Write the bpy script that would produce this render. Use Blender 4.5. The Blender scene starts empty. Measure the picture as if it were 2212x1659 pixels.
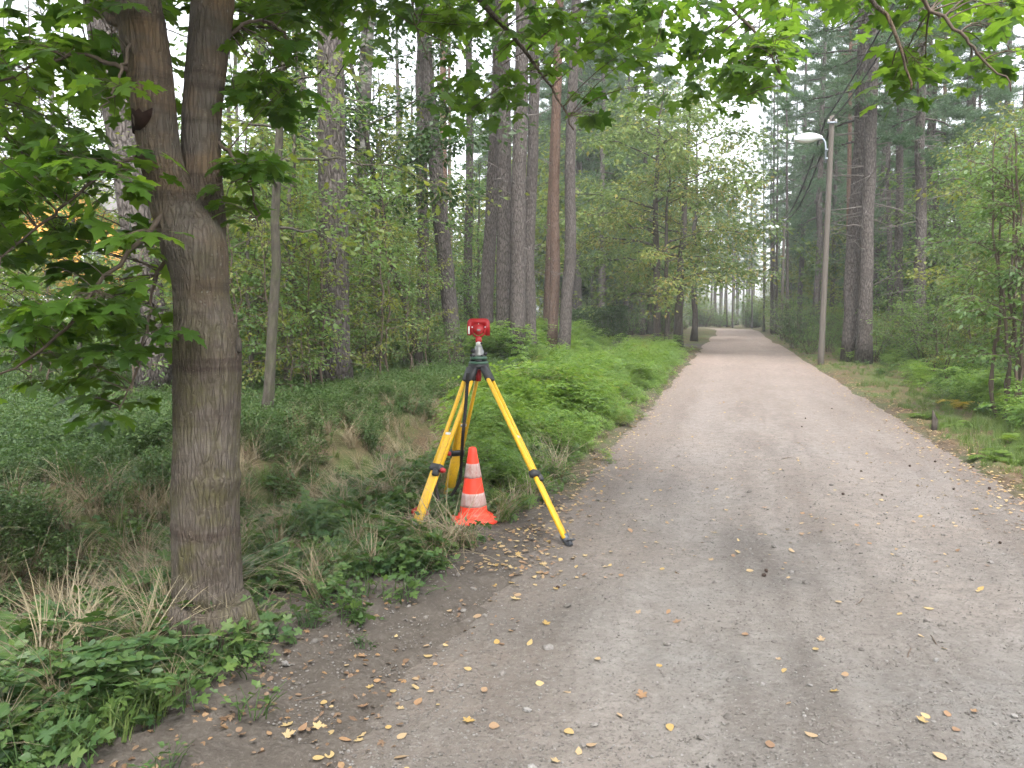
import bpy, math
import numpy as np
from mathutils import Vector, Matrix

# ------------------------------------------------------------------ scene, camera, light
sc = bpy.context.scene
COL = sc.collection
R = math.radians
CAM_H = 1.45
F_, CX, CY = 1840.0, 1106.0, 829.5          # photo measuring frame, 2212 x 1659
PITCH = math.atan(149.5 / F_)

cam = bpy.data.objects.new('camera', bpy.data.cameras.new('camera'))
COL.objects.link(cam)
cam.location = (0, 0, CAM_H)
cam.rotation_euler = (R(90) - PITCH, 0, 0)
cam.data.sensor_width = 36
cam.data.lens = 36 * F_ / 2212
cam.data.clip_start = 0.05
cam.data.clip_end = 2000
sc.camera = cam

SUN_EL, SUN_AZ = R(58), R(172)              # azimuth clockwise from +Y
w = bpy.data.worlds.new('World'); sc.world = w; w.use_nodes = True
nt = w.node_tree; nt.nodes.clear()
sky = nt.nodes.new('ShaderNodeTexSky'); sky.sky_type = 'NISHITA'; sky.sun_disc = False
sky.sun_elevation = SUN_EL; sky.sun_rotation = SUN_AZ
sky.air_density = 1.0; sky.dust_density = 3.0; sky.ozone_density = 1.0
hs = nt.nodes.new('ShaderNodeHueSaturation'); hs.inputs['Saturation'].default_value = 0.22
bg = nt.nodes.new('ShaderNodeBackground'); bg.inputs['Strength'].default_value = 0.14
wo = nt.nodes.new('ShaderNodeOutputWorld')
nt.links.new(sky.outputs[0], hs.inputs['Color']); nt.links.new(hs.outputs[0], bg.inputs[0]); nt.links.new(bg.outputs[0], wo.inputs[0])

sl = bpy.data.lights.new('sun', 'SUN'); sl.energy = 1.0; sl.angle = R(25); sl.color = (1, 0.96, 0.9)
sun = bpy.data.objects.new('sun', sl); COL.objects.link(sun)
sd = Vector((math.sin(SUN_AZ) * math.cos(SUN_EL), math.cos(SUN_AZ) * math.cos(SUN_EL), math.sin(SUN_EL)))
sun.rotation_euler = sd.to_track_quat('Z', 'Y').to_euler()

vs = sc.view_settings
vs.view_transform = 'Standard'; vs.look = 'None'; vs.gamma = 1; vs.use_curve_mapping = False
vs.exposure = 2.32
sc.render.engine = 'CYCLES'
cy = sc.cycles
cy.use_denoising = True
cy.max_bounces = 4; cy.diffuse_bounces = 3; cy.glossy_bounces = 1; cy.transmission_bounces = 3
cy.volume_bounces = 0; cy.transparent_max_bounces = 4
cy.use_adaptive_sampling = True; cy.adaptive_threshold = 0.06
cy.caustics_reflective = False; cy.caustics_refractive = False
cy.sample_clamp_indirect = 6

rng = np.random.default_rng(7)

# ------------------------------------------------------------------ projection helpers
_f = np.array([0, math.cos(PITCH), -math.sin(PITCH)]); _u = np.array([0, math.sin(PITCH), math.cos(PITCH)])
def ray(x, y):
    return _f + (x - CX) / F_ * np.array([1., 0, 0]) - (y - CY) / F_ * _u
def P(x, y, d):
    r = ray(x, y); return np.array([0, 0, CAM_H]) + r * (d / r[1])
def G(x, y, z=0.0):
    r = ray(x, y); return np.array([0, 0, CAM_H]) + r * ((z - CAM_H) / r[2])
def proj(p):
    p = np.atleast_2d(p) - np.array([0, 0, CAM_H])
    dz = p @ _f; return CX + F_ * p[:, 0] / dz, CY - F_ * (p @ _u) / dz, dz

# ------------------------------------------------------------------ mesh helpers
def mk_mesh(name, V, Fs, mats, tint=None, smooth=False, mi=None, extra=None):
    V = np.asarray(V, dtype=np.float32)
    if isinstance(Fs, np.ndarray): Fs = [Fs]
    Fs = [np.asarray(f, dtype=np.int32) for f in Fs if len(f)]
    me = bpy.data.meshes.new(name)
    me.vertices.add(len(V)); me.vertices.foreach_set('co', V.ravel())
    loops = np.concatenate([f.ravel() for f in Fs])
    tot = np.concatenate([np.full(len(f), f.shape[1], dtype=np.int32) for f in Fs])
    st = np.concatenate([[0], np.cumsum(tot)[:-1]]).astype(np.int32)
    me.loops.add(len(loops)); me.loops.foreach_set('vertex_index', loops)
    me.polygons.add(len(tot)); me.polygons.foreach_set('loop_start', st); me.polygons.foreach_set('loop_total', tot)
    if smooth: me.polygons.foreach_set('use_smooth', np.ones(len(tot), dtype=bool))
    if mi is not None: me.polygons.foreach_set('material_index', np.asarray(mi, dtype=np.int32))
    if not isinstance(mats, (list, tuple)): mats = [mats]
    for m in mats: me.materials.append(m)
    if tint is not None:
        a = me.attributes.new('tint', 'FLOAT', 'POINT'); a.data.foreach_set('value', np.asarray(tint, dtype=np.float32))
    for k, v in (extra or {}).items():
        a = me.attributes.new(k, 'FLOAT', 'POINT'); a.data.foreach_set('value', np.asarray(v, dtype=np.float32))
    me.update(calc_edges=True)
    return me

def ob(name, me, parent=None, loc=None, rot=None, scale=None, label=None, cat=None, group=None, kind=None):
    o = bpy.data.objects.new(name, me); COL.objects.link(o)
    if parent is not None: o.parent = parent
    if loc is not None: o.location = loc
    if rot is not None: o.rotation_euler = rot
    if scale is not None: o.scale = scale
    if label: o['label'] = label
    if cat: o['category'] = cat
    if group: o['group'] = group
    if kind: o['kind'] = kind
    return o
def empty(name, loc=(0, 0, 0), rot=(0, 0, 0), label=None, cat=None, group=None, scale=None):
    o = ob(name, None, None, loc, rot, scale, label, cat, group); o.empty_display_size = 0.1
    return o

class MB:
    """collects pieces; build() makes ONE mesh"""
    def __init__(s): s.V = []; s.F = []; s.T = []; s.n = 0
    def add(s, V, Fs, tint=0.5):
        V = np.asarray(V, dtype=np.float64)
        if isinstance(Fs, np.ndarray): Fs = [Fs]
        for f in Fs: s.F.append(np.asarray(f) + s.n)
        s.V.append(V); s.n += len(V)
        s.T.append(np.broadcast_to(np.asarray(tint, dtype=float), (len(V),)))
        return s
    def mesh(s, name, mat, smooth=False):
        by = {}
        for f in s.F: by.setdefault(f.shape[1], []).append(f)
        return mk_mesh(name, np.concatenate(s.V), [np.concatenate(v) for v in by.values()], mat, np.concatenate(s.T), smooth)

def unit(v): return v / (np.linalg.norm(v, axis=-1, keepdims=True) + 1e-9)

def tube(path, rad, seg=8, cap=True, rough=0.0, rg=None):
    path = np.asarray(path, float); n = len(path); rad = np.broadcast_to(np.asarray(rad, float), (n,))
    t = np.gradient(path, axis=0); t = unit(t)
    ref = np.array([0, 0, 1.]) if abs(t[0][2]) < 0.8 else np.array([1., 0, 0])
    a = np.zeros((n, 3)); v = ref
    for i in range(n):
        v = v - t[i] * (v @ t[i]); v = v / (np.linalg.norm(v) + 1e-9); a[i] = v
    b = np.cross(t, a)
    th = np.arange(seg) / seg * 2 * math.pi
    rr = rad[:, None] * np.ones((n, seg))
    if rough: rr = rr * (1 + rough * (rg or rng).normal(size=rr.shape))
    V = path[:, None, :] + rr[..., None] * (np.cos(th)[None, :, None] * a[:, None, :] + np.sin(th)[None, :, None] * b[:, None, :])
    V = V.reshape(-1, 3)
    i = np.arange(n - 1)[:, None] * seg; j = np.arange(seg)[None, :]; k = (j + 1) % seg
    Q = np.stack([i + j, i + k, i + seg + k, i + seg + j], -1).reshape(-1, 4)
    Fs = [Q]
    if cap:
        V = np.vstack([V, path[0], path[-1]]); c0, c1 = len(V) - 2, len(V) - 1
        jj = np.arange(seg); kk = (jj + 1) % seg
        Fs.append(np.stack([np.full(seg, c0), kk, jj], -1)); Fs.append(np.stack([np.full(seg, c1), (n - 1) * seg + jj, (n - 1) * seg + kk], -1))
    return V, Fs

def box(c, s, rot=None, bev=0.0):
    c = np.asarray(c, float); s = np.asarray(s, float) / 2
    if bev <= 0:
        V = np.array([[x, y, z] for z in (-1, 1) for y in (-1, 1) for x in (-1, 1)]) * s
        Fq = np.array([[0, 2, 3, 1], [4, 5, 7, 6], [0, 1, 5, 4], [2, 6, 7, 3], [0, 4, 6, 2], [1, 3, 7, 5]])
        Fs = [Fq]
    else:
        bev = min(bev, s.min() * 0.9)
        prof = [(-s[0] + bev, -s[1]), (s[0] - bev, -s[1]), (s[0], -s[1] + bev), (s[0], s[1] - bev), (s[0] - bev, s[1]), (-s[0] + bev, s[1]), (-s[0], s[1] - bev), (-s[0], -s[1] + bev)]
        inn = [(x * (1 - bev / s[0]), y * (1 - bev / s[1])) for x, y in prof]
        lay = [(inn, -s[2]), (prof, -s[2] + bev), (prof, s[2] - bev), (inn, s[2])]
        V = np.array([[x, y, z] for pr, z in lay for x, y in pr])
        Q = [[l * 8 + j, l * 8 + (j + 1) % 8, (l + 1) * 8 + (j + 1) % 8, (l + 1) * 8 + j] for l in range(3) for j in range(8)]
        Fs = [np.array(Q), np.array([[7, 6, 5, 4, 3, 2, 1, 0], [24 + j for j in range(8)]])]
    if rot is not None: V = V @ np.asarray(rot).T
    return V + c, Fs

def lathe(prof, seg=32, loc=(0, 0, 0), axis=2):
    prof = np.asarray(prof, float); n = len(prof)
    th = np.arange(seg) / seg * 2 * math.pi
    V = np.stack([prof[:, 0][:, None] * np.cos(th), prof[:, 0][:, None] * np.sin(th), np.repeat(prof[:, 1][:, None], seg, 1)], -1).reshape(-1, 3)
    if axis == 1: V = V[:, [0, 2, 1]] * np.array([1, -1, 1.])
    i = np.arange(n - 1)[:, None] * seg; j = np.arange(seg)[None, :]; k = (j + 1) % seg
    Q = np.stack([i + j, i + k, i + seg + k, i + seg + j], -1).reshape(-1, 4)
    return V + np.asarray(loc, float), [Q]

def extrude(poly, y0, y1, loc=(0, 0, 0)):
    """x-z outline extruded along y"""
    p = np.asarray(poly, float); n = len(p)
    V = np.vstack([np.c_[p[:, 0], np.full(n, y0), p[:, 1]], np.c_[p[:, 0], np.full(n, y1), p[:, 1]]])
    j = np.arange(n); k = (j + 1) % n
    return V + np.asarray(loc, float), [np.stack([j, k, n + k, n + j], -1), j[None, ::-1], (n + j)[None, :]]

def inst(lV, lF, M3, pos, tint):
    """many copies of a small piece in one mesh. M3 (N,3,3) with scale, pos (N,3)"""
    N = len(pos); m = len(lV)
    V = np.einsum('nij,mj->nmi', M3, lV) + pos[:, None, :]
    Ff = lF[None] + (np.arange(N) * m)[:, None, None]
    return V.reshape(-1, 3), Ff.reshape(-1, lF.shape[1]), np.repeat(tint, m)

def frames(dirs, up):
    """rotation with local y along dirs and local z close to up"""
    y = unit(dirs); x = unit(np.cross(y, up)); z = np.cross(x, y)
    return np.stack([x, y, z], -1)

# ------------------------------------------------------------------ leaf shapes (petiole at origin, tip +y, face +z)
def leaf_oval(wd=0.56, fold=0.07):
    V = np.array([[0, 0, 0], [-wd / 2, .42, fold], [0, .5, 0], [wd / 2, .42, fold], [0, 1, -.1]]); 
    return V, np.array([[0, 2, 1], [0, 3, 2], [1, 2, 4], [2, 3, 4]])
def leaf_round(wd=.72, curl=.2, fold=.1):
    o = [(0, 0)] + [(wd / 2 * a, b) for a, b in ((.42, .06), (.85, .2), (1, .38), (.9, .58), (.55, .8))] + [(0, 1.0)]; o = o + [(-x, y) for x, y in o[-2:0:-1]]
    V = [[0, .42, 0]] + [[x, y, curl * (x * x + (y - .42) ** 2) + fold * abs(x)] for x, y in o]; n = len(o)
    return np.array(V), np.array([[0, 1 + i, 1 + (i + 1) % n] for i in range(n)])
def leaf_quad(wd=0.5):
    return np.array([[0, 0, 0], [wd / 2, .45, .06], [0, 1, -.06], [-wd / 2, .45, .06]]), np.array([[0, 1, 2], [0, 2, 3]])
_half = [(.03, 0), (.20, -.12), (.38, -.10), (.30, .03), (.36, .10), (.25, .15), (.40, .22), (.60, .38), (.45, .43), (.42, .55), (.30, .50), (.19, .47), (.21, .63), (.29, .73), (.15, .77), (0, 1.02)]
def leaf_maple(curl=0.22, fold=0.1):
    o = _half + [(-x, y) for x, y in _half[-2::-1]]
    V = [[0, .26, 0]]
    for x, y in o:
        r2 = x * x + (y - .26) ** 2
        V.append([x, y, -curl * r2 + fold * abs(x)])
    n = len(o)
    return np.array(V), np.array([[0, 1 + i, 1 + (i + 1) % n] for i in range(n)])
_oak = [(.04, 0), (.10, .12), (.22, .2), (.12, .3), (.30, .42), (.17, .52), (.33, .68), (.19, .76), (.16, .95), (0, 1.0)]
def leaf_oak():
    o = _oak + [(-x, y) for x, y in _oak[-2::-1]]
    V = [[0, .5, 0]] + [[x, y, .12 * abs(x) - .08 * (y - .5) ** 2] for x, y in o]; n = len(o)
    return np.array(V), np.array([[0, 1 + i, 1 + (i + 1) % n] for i in range(n)])

# ------------------------------------------------------------------ materials
MATS = {}
def newmat(name):
    m = bpy.data.materials.new(name); m.use_nodes = True; n = m.node_tree; n.nodes.clear()
    out = n.nodes.new('ShaderNodeOutputMaterial'); MATS[name] = m
    return m, n, out
def N(n, t, **k):
    x = n.nodes.new(t)
    for a, b in k.items():
        if a.startswith('i_'): x.inputs[a[2:].replace('_', ' ')].default_value = b
        else: setattr(x, a, b)
    return x
def rgba(c): return (c[0], c[1], c[2], 1)
def mixc(n, fac, a, b, mode='MIX'):
    x = n.nodes.new('ShaderNodeMix'); x.data_type = 'RGBA'; x.blend_type = mode
    for sock, v in ((x.inputs[0], fac), (x.inputs[6], a), (x.inputs[7], b)):
        if hasattr(v, 'node'): n.links.new(v, sock)
        elif isinstance(v, tuple): sock.default_value = rgba(v)
        else: sock.default_value = v
    return x.outputs[2]
def ramp(n, fac, stops, interp='LINEAR'):
    x = n.nodes.new('ShaderNodeValToRGB'); x.color_ramp.interpolation = interp
    e = x.color_ramp.elements
    while len(e) < len(stops): e.new(0.5)
    for el, (p, c) in zip(e, stops): el.position = p; el.color = rgba(c) if isinstance(c, tuple) else (c, c, c, 1)
    n.links.new(fac, x.inputs[0]); return x.outputs[0]
def mth(n, op, a, b=None, clamp=False):
    x = n.nodes.new('ShaderNodeMath'); x.operation = op; x.use_clamp = clamp
    for s_, v in zip(x.inputs, (a, b)):
        if v is None: continue
        if hasattr(v, 'node'): n.links.new(v, s_)
        else: s_.default_value = v
    return x.outputs[0]
def coords(n, scale=(1, 1, 1), which='Object'):
    tc = N(n, 'ShaderNodeTexCoord'); mp = N(n, 'ShaderNodeMapping'); mp.inputs['Scale'].default_value = scale
    n.links.new(tc.outputs[which], mp.inputs[0]); return mp.outputs[0]
def noise(n, vec, scale, detail=4, rough=0.55):
    x = N(n, 'ShaderNodeTexNoise'); x.inputs['Scale'].default_value = scale; x.inputs['Detail'].default_value = detail; x.inputs['Roughness'].default_value = rough
    n.links.new(vec, x.inputs['Vector']); return x.outputs[0]
def bsdf(n, out, col, rough=0.7, spec=0.3, bump=None, bstr=0.5, bdist=0.01, metal=0.0):
    b = N(n, 'ShaderNodeBsdfPrincipled')
    if hasattr(col, 'node'): n.links.new(col, b.inputs['Base Color'])
    else: b.inputs['Base Color'].default_value = rgba(col)
    if hasattr(rough, 'node'): n.links.new(rough, b.inputs['Roughness'])
    else: b.inputs['Roughness'].default_value = rough
    b.inputs['Specular IOR Level'].default_value = spec; b.inputs['Metallic'].default_value = metal
    if bump is not None:
        bp = N(n, 'ShaderNodeBump'); bp.inputs['Strength'].default_value = bstr; bp.inputs['Distance'].default_value = bdist
        n.links.new(bump, bp.inputs['Height']); n.links.new(bp.outputs[0], b.inputs['Normal'])
    n.links.new(b.outputs[0], out.inputs[0]); return b

def plain(name, c, rough=0.5, spec=0.4, var=0.25, vs_=12, metal=0.0, dirt=None):
    m, n, out = newmat(name)
    v = coords(n)
    f = noise(n, v, vs_, 5, 0.6)
    col = mixc(n, f, tuple(x * (1 - var) for x in c), tuple(min(1, x * (1 + var)) for x in c))
    if dirt:
        g = ramp(n, noise(n, v, vs_ * 2.3, 6, 0.7), [(0.52, 0.0), (0.72, 1.0)])
        col = mixc(n, g, col, dirt)
    bsdf(n, out, col, rough, spec, f, 0.08, 0.002, metal)
    return m

def leafmat(name, lo, hi, tlo, thi, trans=0.42, rough=0.45, spec=0.35, rnd=0.35):
    m, n, out = newmat(name)
    at = N(n, 'ShaderNodeAttribute', attribute_name='tint')
    oi = N(n, 'ShaderNodeObjectInfo')
    f = mth(n, 'ADD', at.outputs['Fac'], mth(n, 'MULTIPLY', mth(n, 'SUBTRACT', oi.outputs['Random'], 0.5), rnd), True)
    c1 = mixc(n, f, lo, hi); c2 = mixc(n, f, tlo, thi)
    b = N(n, 'ShaderNodeBsdfPrincipled'); b.inputs['Roughness'].default_value = rough; b.inputs['Specular IOR Level'].default_value = spec
    n.links.new(c1, b.inputs['Base Color'])
    t = N(n, 'ShaderNodeBsdfTranslucent'); n.links.new(c2, t.inputs[0])
    mx = N(n, 'ShaderNodeMixShader'); mx.inputs[0].default_value = trans
    n.links.new(b.outputs[0], mx.inputs[1]); n.links.new(t.outputs[0], mx.inputs[2]); n.links.new(mx.outputs[0], out.inputs[0])
    return m

def leafmat3(name, stops, trans=0.3, rough=0.55, speck=True):
    m, n, out = newmat(name)
    at = N(n, 'ShaderNodeAttribute', attribute_name='tint'); oi = N(n, 'ShaderNodeObjectInfo')
    f = mth(n, 'FRACT', mth(n, 'ADD', at.outputs['Fac'], oi.outputs['Random']))
    c1 = ramp(n, f, stops)
    if speck:
        v = coords(n); g = noise(n, v, 60, 3)
        c1 = mixc(n, ramp(n, g, [(0.4, 0.0), (0.75, 0.6)]), c1, (0.10, 0.055, 0.025))
    b = N(n, 'ShaderNodeBsdfPrincipled'); b.inputs['Roughness'].default_value = rough; b.inputs['Specular IOR Level'].default_value = 0.3
    n.links.new(c1, b.inputs['Base Color'])
    t = N(n, 'ShaderNodeBsdfTranslucent'); n.links.new(c1, t.inputs[0])
    mx = N(n, 'ShaderNodeMixShader'); mx.inputs[0].default_value = trans
    n.links.new(b.outputs[0], mx.inputs[1]); n.links.new(t.outputs[0], mx.inputs[2]); n.links.new(mx.outputs[0], out.inputs[0])
    return m

def barkmat(name, base, crev, light, sx=16, sz=3.2, plate=True, moss=None, bstr=0.9, bdist=0.02, low=None):
    m, n, out = newmat(name)
    v = coords(n, (sx, sx, sz)); v2 = coords(n, (1, 1, 1))
    wob = N(n, 'ShaderNodeTexNoise'); wob.inputs['Scale'].default_value = 1.3; wob.inputs['Detail'].default_value = 3
    n.links.new(v, wob.inputs['Vector'])
    va = N(n, 'ShaderNodeVectorMath', operation='MULTIPLY_ADD'); va.inputs[1].default_value = (0.7, 0.7, 0.7)
    n.links.new(wob.outputs['Color'], va.inputs[0]); n.links.new(v, va.inputs[2])
    vo = N(n, 'ShaderNodeTexVoronoi', feature='DISTANCE_TO_EDGE' if plate else 'F1'); vo.inputs['Scale'].default_value = 1.0
    n.links.new(va.outputs[0], vo.inputs['Vector'])
    e = ramp(n, vo.outputs['Distance'], [(0.0, 0.0), (0.28 if plate else 0.8, 1.0)])
    fn = noise(n, v, 2.2, 8, 0.65); big = noise(n, v2, 1.7, 4, 0.6)
    bc = base
    if low:
        sx_ = N(n, 'ShaderNodeSeparateXYZ'); tc = N(n, 'ShaderNodeTexCoord'); n.links.new(tc.outputs['Object'], sx_.inputs[0])
        bc = mixc(n, ramp(n, mth(n, 'DIVIDE', mth(n, 'ADD', sx_.outputs['Z'], mth(n, 'MULTIPLY', noise(n, v2, 1.2, 3), 4.0)), 12.0), [(0.3, 0.0), (0.75, 1.0)]), low, base)
    c = mixc(n, e, crev, bc)
    c = mixc(n, ramp(n, fn, [(0.45, 0.0), (0.72, 0.8)]), c, light)
    c = mixc(n, ramp(n, big, [(0.35, 0.0), (0.7, 0.45)]), c, tuple(x * 0.55 for x in base))
    if moss: c = mixc(n, ramp(n, noise(n, v2, 4.5, 6, 0.7), [(0.46, 0.0), (0.68, 0.65)]), c, moss)
    h = mth(n, 'ADD', e, mth(n, 'MULTIPLY', fn, 0.7))
    bsdf(n, out, c, 0.9, 0.15, h, bstr, bdist)
    return m

M_PINE = barkmat('pine_bark', (0.112, 0.096, 0.088), (0.03, 0.025, 0.022), (0.185, 0.165, 0.153), 17, 6.5)
M_PINER = barkmat('red_pine_bark', (0.19, 0.118, 0.085), (0.08, 0.048, 0.038), (0.25, 0.175, 0.135), 15, 6, low=(0.115, 0.095, 0.085))
M_GREYB = barkmat('grey_bark', (0.085, 0.075, 0.062), (0.045, 0.038, 0.033), (0.14, 0.125, 0.10), 18, 5, False, (0.07, 0.085, 0.035))
M_DARKB = barkmat('dark_bark', (0.06, 0.05, 0.042), (0.025, 0.02, 0.018), (0.10, 0.09, 0.075), 18, 5, False)
M_TWIG = plain('twig_bark', (0.085, 0.065, 0.05), 0.85, 0.15, 0.4, 30)
M_DEAD = plain('dead_branch_bark', (0.13, 0.115, 0.105), 0.9, 0.1, 0.4, 20)
M_POLE = None

def mat_birch():
    m, n, out = newmat('birch_bark')
    v = coords(n, (3, 3, 14)); v2 = coords(n)
    f = ramp(n, noise(n, v, 1.4, 6, 0.65), [(0.50, 0.0), (0.62, 1.0)])
    pat = ramp(n, noise(n, v2, 2.6, 4, 0.6), [(0.42, 0.0), (0.56, 1.0)])
    c = mixc(n, f, (0.34, 0.325, 0.30), (0.11, 0.095, 0.085)); c = mixc(n, pat, c, (0.09, 0.078, 0.07))
    bsdf(n, out, c, 0.8, 0.2, f, 0.5, 0.01); return m
M_BIRCH = mat_birch()

def mat_maple_bark():
    m, n, out = newmat('maple_bark')
    v = coords(n, (52, 52, 8)); v2 = coords(n); v3 = coords(n, (0.7, 0.7, 9)); v4 = coords(n, (1, 1, 1.6))
    wob = N(n, 'ShaderNodeTexNoise'); wob.inputs['Scale'].default_value = 0.8; wob.inputs['Detail'].default_value = 2; n.links.new(v, wob.inputs['Vector'])
    va = N(n, 'ShaderNodeVectorMath', operation='MULTIPLY_ADD'); va.inputs[1].default_value = (1.3, 1.3, 1.3)
    n.links.new(wob.outputs['Color'], va.inputs[0]); n.links.new(v, va.inputs[2])
    vo = N(n, 'ShaderNodeTexVoronoi', feature='DISTANCE_TO_EDGE'); vo.inputs['Scale'].default_value = 1.0; n.links.new(va.outputs[0], vo.inputs['Vector'])
    ridge = ramp(n, vo.outputs['Distance'], [(0.0, 0.0), (0.22, 1.0)])
    fine = noise(n, v, 2.5, 8, 0.7)
    big = noise(n, v4, 2.4, 5, 0.6)
    base = mixc(n, ramp(n, big, [(0.35, 0.0), (0.65, 1.0)]), (0.075, 0.061, 0.049), (0.14, 0.121, 0.102))
    sx = N(n, 'ShaderNodeSeparateXYZ'); tc = N(n, 'ShaderNodeTexCoord'); n.links.new(tc.outputs['Object'], sx.inputs[0])
    up = ramp(n, mth(n, 'DIVIDE', sx.outputs['Z'], 3.0), [(0.35, 0.0), (0.75, 1.0)])
    orange = mixc(n, ramp(n, noise(n, v4, 3.4, 4, 0.6), [(0.42, 0.0), (0.62, 0.75)]), base, (0.15, 0.095, 0.05))
    base = mixc(n, up, base, orange)
    moss = mixc(n, mth(n, 'MULTIPLY', mth(n, 'SUBTRACT', 1.0, up), ramp(n, noise(n, v2, 5, 6, 0.7), [(0.42, 0.0), (0.62, 0.8)])), base, (0.075, 0.07, 0.026))
    c = mixc(n, mth(n, 'MULTIPLY', mth(n, 'SUBTRACT', 1.0, ridge), 0.42), moss, (0.045, 0.034, 0.026))
    band = ramp(n, noise(n, v3, 0.75, 5, 0.65), [(0.52, 0.0), (0.63, 0.85)])
    c = mixc(n, band, c, (0.05, 0.036, 0.028))
    vl = N(n, 'ShaderNodeTexVoronoi', feature='F1'); vl.inputs['Scale'].default_value = 34; n.links.new(v2, vl.inputs['Vector'])
    lich = mth(n, 'MULTIPLY', ramp(n, mth(n, 'ADD', vl.outputs['Distance'], mth(n, 'MULTIPLY', noise(n, v2, 90, 4, .7), .5)), [(0.34, 1.0), (0.46, 0.0)]), ramp(n, noise(n, v2, 5.5, 4), [(0.52, 0.0), (0.66, 0.75)]))
    c = mixc(n, mth(n, 'MULTIPLY', lich, .7), c, (0.27, 0.27, 0.235))
    flake = ramp(n, noise(n, v, 1.1, 6, 0.75), [(0.6, 0.0), (0.7, 0.5)])
    c = mixc(n, flake, c, (0.19, 0.165, 0.135))
    v5 = coords(n, (1, 1, 2.6)); vs5 = N(n, 'ShaderNodeTexVoronoi', feature='F1'); vs5.inputs['Scale'].default_value = 60; n.links.new(v5, vs5.inputs['Vector'])
    len_ = mth(n, 'MULTIPLY', ramp(n, vs5.outputs['Distance'], [(0.12, 1.0), (0.22, 0.0)]), ramp(n, noise(n, v2, 9, 4), [(0.5, 0.0), (0.6, 0.7)]))
    c = mixc(n, len_, c, (0.22, 0.185, 0.13))
    h = mth(n, 'ADD', mth(n, 'MULTIPLY', ridge, 0.7), fine)
    bsdf(n, out, c, 0.88, 0.2, h, 0.9, 0.014); return m
M_MAPLEB = mat_maple_bark()

L_MAPLE = leafmat('maple_leaf', (0.03, 0.075, 0.012), (0.065, 0.13, 0.016), (0.08, 0.18, 0.014), (0.24, 0.39, 0.03), 0.5, 0.42, 0.35, 0.0)
L_OAK = leafmat3('roadside_leaf', [(0.0, (0.09, 0.15, 0.04)), (0.5, (0.13, 0.19, 0.05)), (0.8, (0.18, 0.22, 0.05)), (0.94, (0.29, 0.26, 0.06)), (1.0, (0.22, 0.16, 0.05))], 0.48, speck=False)
L_DARK = leafmat('dark_leaf', (0.022, 0.05, 0.016), (0.05, 0.09, 0.022), (0.03, 0.08, 0.01), (0.08, 0.16, 0.02), 0.35)
L_SHRUB = leafmat('shrub_leaf', (0.055, 0.11, 0.04), (0.12, 0.18, 0.052), (0.10, 0.2, 0.04), (0.23, 0.34, 0.06), 0.48)
L_YELL = leafmat('yellowing_leaf', (0.075, 0.12, 0.03), (0.17, 0.19, 0.045), (0.13, 0.2, 0.025), (0.31, 0.31, 0.04), 0.48)
L_WEED = leafmat('weed_leaf', (0.064, 0.138, 0.028), (0.145, 0.22, 0.045), (0.115, 0.225, 0.025), (0.28, 0.41, 0.05), 0.47)
L_BERRY = leafmat('bilberry_leaf', (0.035, 0.08, 0.026), (0.085, 0.13, 0.036), (0.05, 0.12, 0.02), (0.13, 0.2, 0.03), 0.38)
L_HERB = leafmat('herb_leaf', (0.035, 0.085, 0.03), (0.09, 0.145, 0.035), (0.055, 0.125, 0.025), (0.15, 0.23, 0.035), 0.4)
L_GRASS = leafmat('grass_blade', (0.07, 0.125, 0.03), (0.13, 0.17, 0.05), (0.09, 0.16, 0.02), (0.17, 0.23, 0.05), 0.4)
L_STRAW = leafmat('straw_blade', (0.17, 0.14, 0.085), (0.30, 0.25, 0.16), (0.15, 0.12, 0.06), (0.25, 0.2, 0.1), 0.3)
L_PINE = leafmat('pine_needle', (0.045, 0.095, 0.05), (0.095, 0.155, 0.075), (0.07, 0.14, 0.06), (0.15, 0.23, 0.09), 0.38)
L_FALL = leafmat3('fallen_leaf', [(0.0, (0.33, 0.22, 0.07)), (0.3, (0.38, 0.29, 0.14)), (0.55, (0.34, 0.25, 0.15)), (0.8, (0.21, 0.13, 0.08)), (1.0, (0.28, 0.17, 0.09))], 0.2)
L_LITTER = leafmat3('litter_leaf', [(0.0, (0.10, 0.06, 0.036)), (0.4, (0.15, 0.10, 0.065)), (0.7, (0.20, 0.135, 0.085)), (0.9, (0.25, 0.15, 0.07)), (1.0, (0.085, 0.055, 0.035))], 0.15)

# ------------------------------------------------------------------ terrain
P0 = np.array([0.76, 7.6]); DIR = np.array([0.2487, 0.9686]); LEFT = np.array([-0.9686, 0.2487])
def s_of(x, y): return (x - P0[0]) * LEFT[0] + (y - P0[1]) * LEFT[1]
def t_of(x, y): return (x - P0[0]) * DIR[0] + (y - P0[1]) * DIR[1]
def st(s, t): return P0[0] + LEFT[0] * s + DIR[0] * t, P0[1] + LEFT[1] * s + DIR[1] * t
def sstep(a, b, x):
    u = np.clip((x - a) / (b - a), 0, 1); return u * u * (3 - 2 * u)
_ph = np.random.default_rng(3).uniform(0, 6.28, (24, 3))
def wav(x, y, sc_, n0=0, n=6):
    r = 0
    for i in range(n):
        a = _ph[n0 + i]; k = sc_ * (1 + 0.45 * i)
        r = r + np.sin(k * (x * math.cos(a[0] * 3) + y * math.sin(a[0] * 3)) + a[1]) * np.cos(k * .7 * (y * math.cos(a[2]) - x * math.sin(a[2])) + a[2]) / (1 + .35 * i)
    return r / 3.0
T_BEND = 78.0
def road_edges(t):
    wl = 0.0 + 0.0 * t; wr = -3.35 + 0.0 * t
    return wl, wr
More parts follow.
